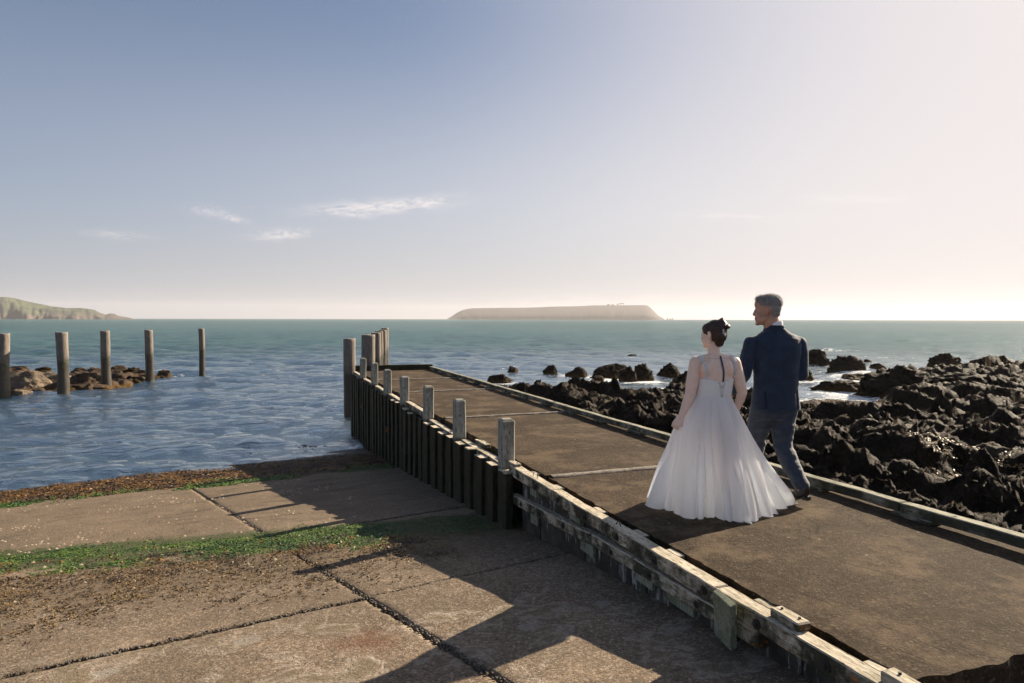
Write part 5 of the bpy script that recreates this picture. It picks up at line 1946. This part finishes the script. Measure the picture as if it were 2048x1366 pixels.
nT, nW = 620, 74
V = np.empty((nW, nT, 3))
ang = np.linspace(0, 2 * math.pi, nT, endpoint=False)
for k in range(nW):
    for i in range(nT):
        V[k, i] = skirt_pt(ang[i], k / (nW - 1))
W = np.linspace(0, 1, nW)[:, None]
Tm = ang[None, :] + 0.12 * np.sin(W * 2.2 + ang[None] * 2) * W
pl = np.stack([np.cos(Tm).ravel() * 2.1, np.sin(Tm).ravel() * 2.1, (W * 0.5 + Tm * 0).ravel()], 1)
fold = (1.0 * perlin(pl * 1.15 + 2) + 0.42 * perlin(pl * 2.3 + 7) - 0.42 * np.exp(-(perlin(pl * 1.9 + 31) / 0.10) ** 2) + 0.05 * perlin(pl * 6.0 + 3)).reshape(nW, nT)
fine = perlin(np.stack([np.cos(Tm).ravel() * 11, np.sin(Tm).ravel() * 11, (W * 0.7 + Tm * 0).ravel()], 1)).reshape(nW, nT)
amp = 0.006 + 0.135 * W ** 1.1
dt = np.roll(V, -1, 1) - np.roll(V, 1, 1)
nrm = np.stack([dt[..., 1], -dt[..., 0], dt[..., 0] * 0], -1)
nrm /= np.linalg.norm(nrm, axis=-1, keepdims=True) + 1e-9
disp = amp * (fold * (1 - 0.45 * (np.cos(ang - 0.15)[None] > 0) * np.cos(ang - 0.15)[None] ** 2) + 0.02) + 0.0025 * fine * (0.4 + 0.6 * W) + 0.0007 * np.sin(Tm * 96 + 5 * perlin(pl * 2).reshape(nW, nT)) * (1 - sstep(0.05, 0.5, W))
V = V + nrm * disp[..., None]
# the handful of cloth lifted by the left hand
hp = np.array([-0.352, -0.085, 0.715])
dist = np.sqrt(((V[..., 0] - hp[0]) / 0.10) ** 2 + ((V[..., 1] - hp[1]) / 0.12) ** 2 + ((V[..., 2] - hp[2]) / 0.16) ** 2)
pull = np.exp(-dist ** 2)
V += (hp - V) * (0.75 * pull)[..., None]
V[-1, :, 2] += 0.006 * perlin(np.stack([np.cos(ang) * 6, np.sin(ang) * 6, ang * 0], 1))
V[..., 2] = np.maximum(V[..., 2], 0.004)
hemv = V[-1]
V = V.reshape(-1, 3)
sk = link('skirt', raw_mesh('skirt', V, grid_faces(nW, nT, True), True), CHIFFON, woman)
Vr, Fr = [], []
for i in range(0, nT, 2):                                        # rolled hem
    cap(Vr, Fr, hemv[i] + [0, 0, 0.002], 0.0024, hemv[(i + 2) % nT] + [0, 0, 0.002], 0.0024, 5)
link('hem', raw_mesh('hem', Vr, Fr, True), CHIFFON, sk)

# ---- the man
man = tag(empty('person', (4.233, 4.843, 0.0), -YAW), 'grey-haired man in a navy suit jacket and blue-grey trousers walking away, head turned left', 'person', 'couple walking along the jetty')
FM = Vector((-0.90, 0.43, -0.03)).normalized()
HCm = Vector((-0.085, 0.005, 1.652))
V, F = [], []
c, f, l, u, HMm, HPm = head_shapes(V, F, HCm, FM, 1.06, True)
cap(V, F, (-0.012, 0.0, 1.44), 0.078, (-0.060, -0.004, 1.58), 0.070)
loft(V, F, [(0, 0, 0.82, 0.16, 0.11), (0, 0, 1.0, 0.17, 0.11), (0, 0, 1.25, 0.19, 0.115), (0, 0, 1.40, 0.17, 0.09), (-0.01, 0, 1.47, 0.07, 0.06)])
LS, LE, LW = (-0.222, 0.0, 1.375), (-0.285, -0.005, 1.095), (-0.335, 0.20, 0.90)
RS, RE, RW = (0.200, 0.0, 1.375), (0.218, -0.015, 1.10), (0.115, 0.24, 1.06)
for (a, b, c_) in ((LS, LE, LW), (RS, RE, RW)):
    cap(V, F, (a[0] * 0.6, 0, 1.36), 0.06, a, 0.05)
    cap(V, F, a, 0.05, b, 0.04)
    cap(V, F, b, 0.04, c_, 0.028)
hand(V, F, LW, (-0.10, 0.05, -0.99), (0.9, 0.1, 0.0), (0.1, 0.9, 0.2), (0.5, 0.7, 0.5), 1.02)
hand(V, F, RW, (-0.9, 0.3, -0.1), (0.2, 0.2, -0.9), (-0.1, 0.5, 0.9), (0.4, 0.5, 0.4), 1.02)
LH, LK, LA = (-0.105, 0.0, 0.86), (-0.112, 0.17, 0.47), (-0.045, 0.36, 0.10)
RH, RK, RA = (0.085, 0.0, 0.86), (0.058, 0.0, 0.50), (0.132, -0.235, 0.135)
for a, b, c_ in ((LH, LK, LA), (RH, RK, RA)):
    cap(V, F, a, 0.075, b, 0.05)
    cap(V, F, b, 0.05, c_, 0.036)
fuse('body', V, F, 0.0055, SKIN_M, man, 4)
for sd_ in (-1, 1):
    V, F = [], []
    ell(V, F, HPm(0.086, 0.031 * sd_, 0.002), (0.009, 0.009, 0.008), None, 10, 8)
    link('eye', raw_mesh('eye', V, F, True), LEATHER, man)
# hair: short cropped sides, longer combed top
V, F = [], []
ell(V, F, HPm(-0.020, 0, 0.062), (0.101 * 1.06, 0.081 * 1.06, 0.075 * 1.06), HMm)
ell(V, F, HPm(0.030, 0, 0.098), (0.066, 0.062, 0.034), HMm)
ell(V, F, HPm(-0.050, 0, 0.022), (0.066, 0.0785, 0.064), HMm)
ell(V, F, HPm(-0.060, 0, -0.018), (0.045, 0.060, 0.045), HMm)
mh = fuse('hair', V, F, 0.005, HAIR_G, man, 4, lambda co, no: co + no * (perlin(co * 60) * 0.0014 + perlin(co * 22) * 0.0022)[:, None])
fuzz(mh, 7000, 0.020, 0.0005, HAIR_G, 'hair_strands', mh, lambda co, no: co.z > 1.695, 0.30, 5)
fuzz(mh, 3600, 0.006, 0.0005, HAIR_G, 'hair_strands', mh, lambda co, no: co.z <= 1.69, 0.8, 6)
# shirt collar
V, F = [], []
n = 40
for k, (dz, dr) in enumerate([(-0.03, 0.004), (0.012, 0.0), (0.016, -0.003), (-0.03, -0.004)]):
    for i in range(n):
        t = 2 * math.pi * i / n
        rx = 0.075 + dr
        x = -0.030 + rx * math.cos(t)
        y = -0.004 + (0.074 + dr) * math.sin(t)
        V.append((x, y, 1.523 + dz + 0.30 * (x + 0.03) + 0.02 * -math.sin(t)))
F = [tuple(q) for q in grid_faces(4, n, True)]
link('shirt_collar', raw_mesh('shirt_collar', V, F, True), SHIRT, man)
V, F = [], []
cap(V, F, Vector(LW) + Vector((0.010, -0.025, 0.045)), 0.035, Vector(LW) + Vector((0.0, -0.006, 0.012)), 0.034)
link('shirt_cuff', raw_mesh('shirt_cuff', V, F, True), SHIRT, man)


def wrinkle(co, no, amt=1.0):
    a = perlin(co * np.array([7, 7, 20]) + 3)
    b = perlin(co * np.array([3, 3, 9]) + 8)
    return co + no * (0.006 * np.abs(a) * amt * -1 + 0.009 * b * amt)[:, None]


# jacket
V, F = [], []
loft(V, F, [(0.0, 0.0, 0.79, 0.212, 0.150), (0.0, 0, 0.86, 0.205, 0.146), (0.0, 0, 0.95, 0.196, 0.138), (0.0, 0, 1.05, 0.190, 0.130), (0.0, 0, 1.15, 0.196, 0.131), (0.0, 0, 1.26, 0.213, 0.138),
            (0.0, 0, 1.35, 0.218, 0.130), (-0.002, 0, 1.405, 0.205, 0.112), (-0.006, 0, 1.443, 0.165, 0.095), (-0.012, 0, 1.475, 0.115, 0.086), (-0.020, -0.002, 1.505, 0.088, 0.083), (-0.024, -0.003, 1.532, 0.082, 0.081)], 48, 2.35)
for (a, b, c_) in ((LS, LE, LW), (RS, RE, RW)):
    sx = 1 if a[0] > 0 else -1
    cap(V, F, (sx * 0.14, 0, 1.385), 0.068, (a[0] * 0.98, a[1], a[2] - 0.012), 0.068)
    mid_ = Vector(a).lerp(Vector(b), 0.5)
    cap(V, F, Vector(a) - Vector((0, 0, 0.012)), 0.070, mid_, 0.066)
    cap(V, F, mid_, 0.066, b, 0.061)
    e2 = Vector(b).lerp(Vector(c_), 0.78)
    cap(V, F, b, 0.061, e2, 0.049)
# wind-lifted front flap on the right
cap(V, F, (0.19, 0.06, 0.93), 0.030, (0.225, 0.10, 0.83), 0.022)
cap(V, F, (0.19, 0.09, 0.95), 0.030, (0.215, 0.15, 0.82), 0.022)


def tailor(co, no):
    co = wrinkle(co, no, 0.75)
    back = (no[:, 1] < 0.15) & (np.abs(co[:, 0]) < 0.24)
    for vx in (-0.128, 0.150):                                   # side vents
        q = np.exp(-((co[:, 0] - vx - 0.02 * (0.95 - co[:, 2])) / 0.010) ** 2) * (1 - sstep(0.93, 0.97, co[:, 2]))
        co = co - no * (0.020 * q * back)[:, None]
    q = np.exp(-((co[:, 0] - 0.005) / 0.005) ** 2)               # centre back seam
    co = co - no * (0.004 * q * back * (co[:, 2] < 1.44))[:, None]
    for sx in (-1, 1):                                           # armhole seams
        q = np.exp(-((co[:, 0] * sx - 0.178 - 0.02 * np.sin((co[:, 2] - 1.2) * 9)) / 0.008) ** 2) * sstep(1.12, 1.22, co[:, 2]) * (1 - sstep(1.38, 1.43, co[:, 2]))
        co = co - no * (0.007 * q * (no[:, 1] < 0.3))[:, None]
    col_ = np.exp(-((co[:, 2] - 1.497 - 0.15 * co[:, 0]) / 0.006) ** 2)   # under the collar fall
    co = co - no * (0.006 * col_)[:, None]
    low = co[:, 2] < 0.815
    co[:, 2] = np.where(low & (np.abs(co[:, 0]) < 0.27), 0.790 + (co[:, 2] - 0.79) * 0.5 + 0.004 * perlin(co * 6), co[:, 2])
    return co


fuse('jacket', V, F, 0.0068, NAVY, man, 6, tailor)
# trousers
V, F = [], []
loft(V, F, [(-0.012, 0.0, 0.70, 0.15, 0.115), (-0.01, 0.0, 0.76, 0.185, 0.132), (0.0, 0.0, 0.84, 0.185, 0.13), (0.0, 0, 0.95, 0.17, 0.115)], 40, 2.3)
for a, b, c_ in ((LH, LK, LA), (RH, RK, RA)):
    th_ = Vector(a).lerp(Vector(b), 0.35)
    cap(V, F, (a[0], a[1], 0.80), 0.112, th_, 0.110)
    cap(V, F, th_, 0.110, b, 0.088)
    sh_ = Vector(b).lerp(Vector(c_), 0.5)
    cap(V, F, b, 0.088, sh_, 0.076)
    cap(V, F, sh_, 0.076, Vector(c_) + Vector((0, 0, 0.055)), 0.066)


def press(co, no):
    co = wrinkle(co, no, 1.35)
    for (a, b, c_) in ((LH, LK, LA), (RH, RK, RA)):
        d = np.abs(co[:, 2] - b[2]) / 0.10
        near = np.exp(-d ** 2) * (np.abs(co[:, 0] - b[0]) < 0.11)
        co = co + no * (near * 0.009 * perlin(co * np.array([8, 8, 17]) + 4))[:, None]
        d2 = np.exp(-((co[:, 2] - c_[2] - 0.07) / 0.06) ** 2) * (np.abs(co[:, 0] - c_[0]) < 0.11)
        co = co + no * (d2 * 0.012 * perlin(co * np.array([7, 7, 18]) + 14))[:, None]
    return co


fuse('trousers', V, F, 0.0068, TROUS, man, 5, press)


# shoes
def shoe(ank, toe, lift):
    a, t = Vector(ank), Vector(toe)
    d = (t - a)
    d.z = 0
    d.normalize()
    side = Vector((-d.y, d.x, 0))
    heel = Vector((a.x, a.y, 0)) - d * 0.045 + Vector((0, 0, 0.045 + lift))
    ball = Vector((a.x, a.y, 0)) + d * 0.115 + Vector((0, 0, 0.042))
    tip = Vector((a.x, a.y, 0)) + d * 0.195 + Vector((0, 0, 0.034))
    V, F = [], []
    cap(V, F, heel + Vector((0, 0, 0.012)), 0.036, ball + Vector((0, 0, 0.008)), 0.042, squash=0.92)
    cap(V, F, ball, 0.041, tip, 0.026, squash=0.85)
    cap(V, F, heel + Vector((0, 0, 0.05)), 0.036, heel.lerp(ball, 0.45) + Vector((0, 0, 0.052)), 0.034)
    cap(V, F, heel + Vector((0, 0, 0.02)), 0.036, heel + Vector((0, 0, 0.06)), 0.037)
    up = fuse('shoe', V, F, 0.005, LEATHER, man, 4)
    V, F = [], []
    hv = Vector((0, 0, 1))
    prof = [(heel - d * 0.030, 0.022), (heel, 0.032), (heel.lerp(ball, 0.55), 0.028), (ball, 0.038), (tip, 0.024), (tip + d * 0.018, 0.008)]
    for p_, w_ in prof:
        zb = max(0.002, p_.z - 0.034)
        for s_, dz in ((-1, 0.011), (1, 0.011), (1, 0.0), (-1, 0.0)):
            V.append(tuple(Vector((p_.x, p_.y, zb)) + side * w_ * s_ + hv * dz))
    for k in range(len(prof) - 1):
        o = k * 4
        for j in range(4):
            F.append((o + j, o + (j + 1) % 4, o + 4 + (j + 1) % 4, o + 4 + j))
    F += [(3, 2, 1, 0), tuple((len(prof) - 1) * 4 + j for j in range(4))]
    hl = len(V)
    hb_ = heel - d * 0.012
    zb = heel.z - 0.034
    for dz in (0.020, -0.010):
        for (m_, n_) in ((-0.024, -0.026), (0.028, -0.026), (0.028, 0.026), (-0.024, 0.026)):
            V.append(tuple(Vector((hb_.x, hb_.y, zb + dz)) + d * m_ + side * n_))
    F += [(hl, hl + 1, hl + 2, hl + 3), (hl + 7, hl + 6, hl + 5, hl + 4)] + [(hl + j, hl + 4 + j, hl + 4 + (j + 1) % 4, hl + (j + 1) % 4) for j in range(4)]
    link('sole', raw_mesh('sole', V, F), LEATHER, up)


shoe(RA, (RA[0] - 0.10, RA[1] + 0.16, 0), 0.055)
shoe(LA, (LA[0] - 0.04, LA[1] + 0.2, 0), 0.0)
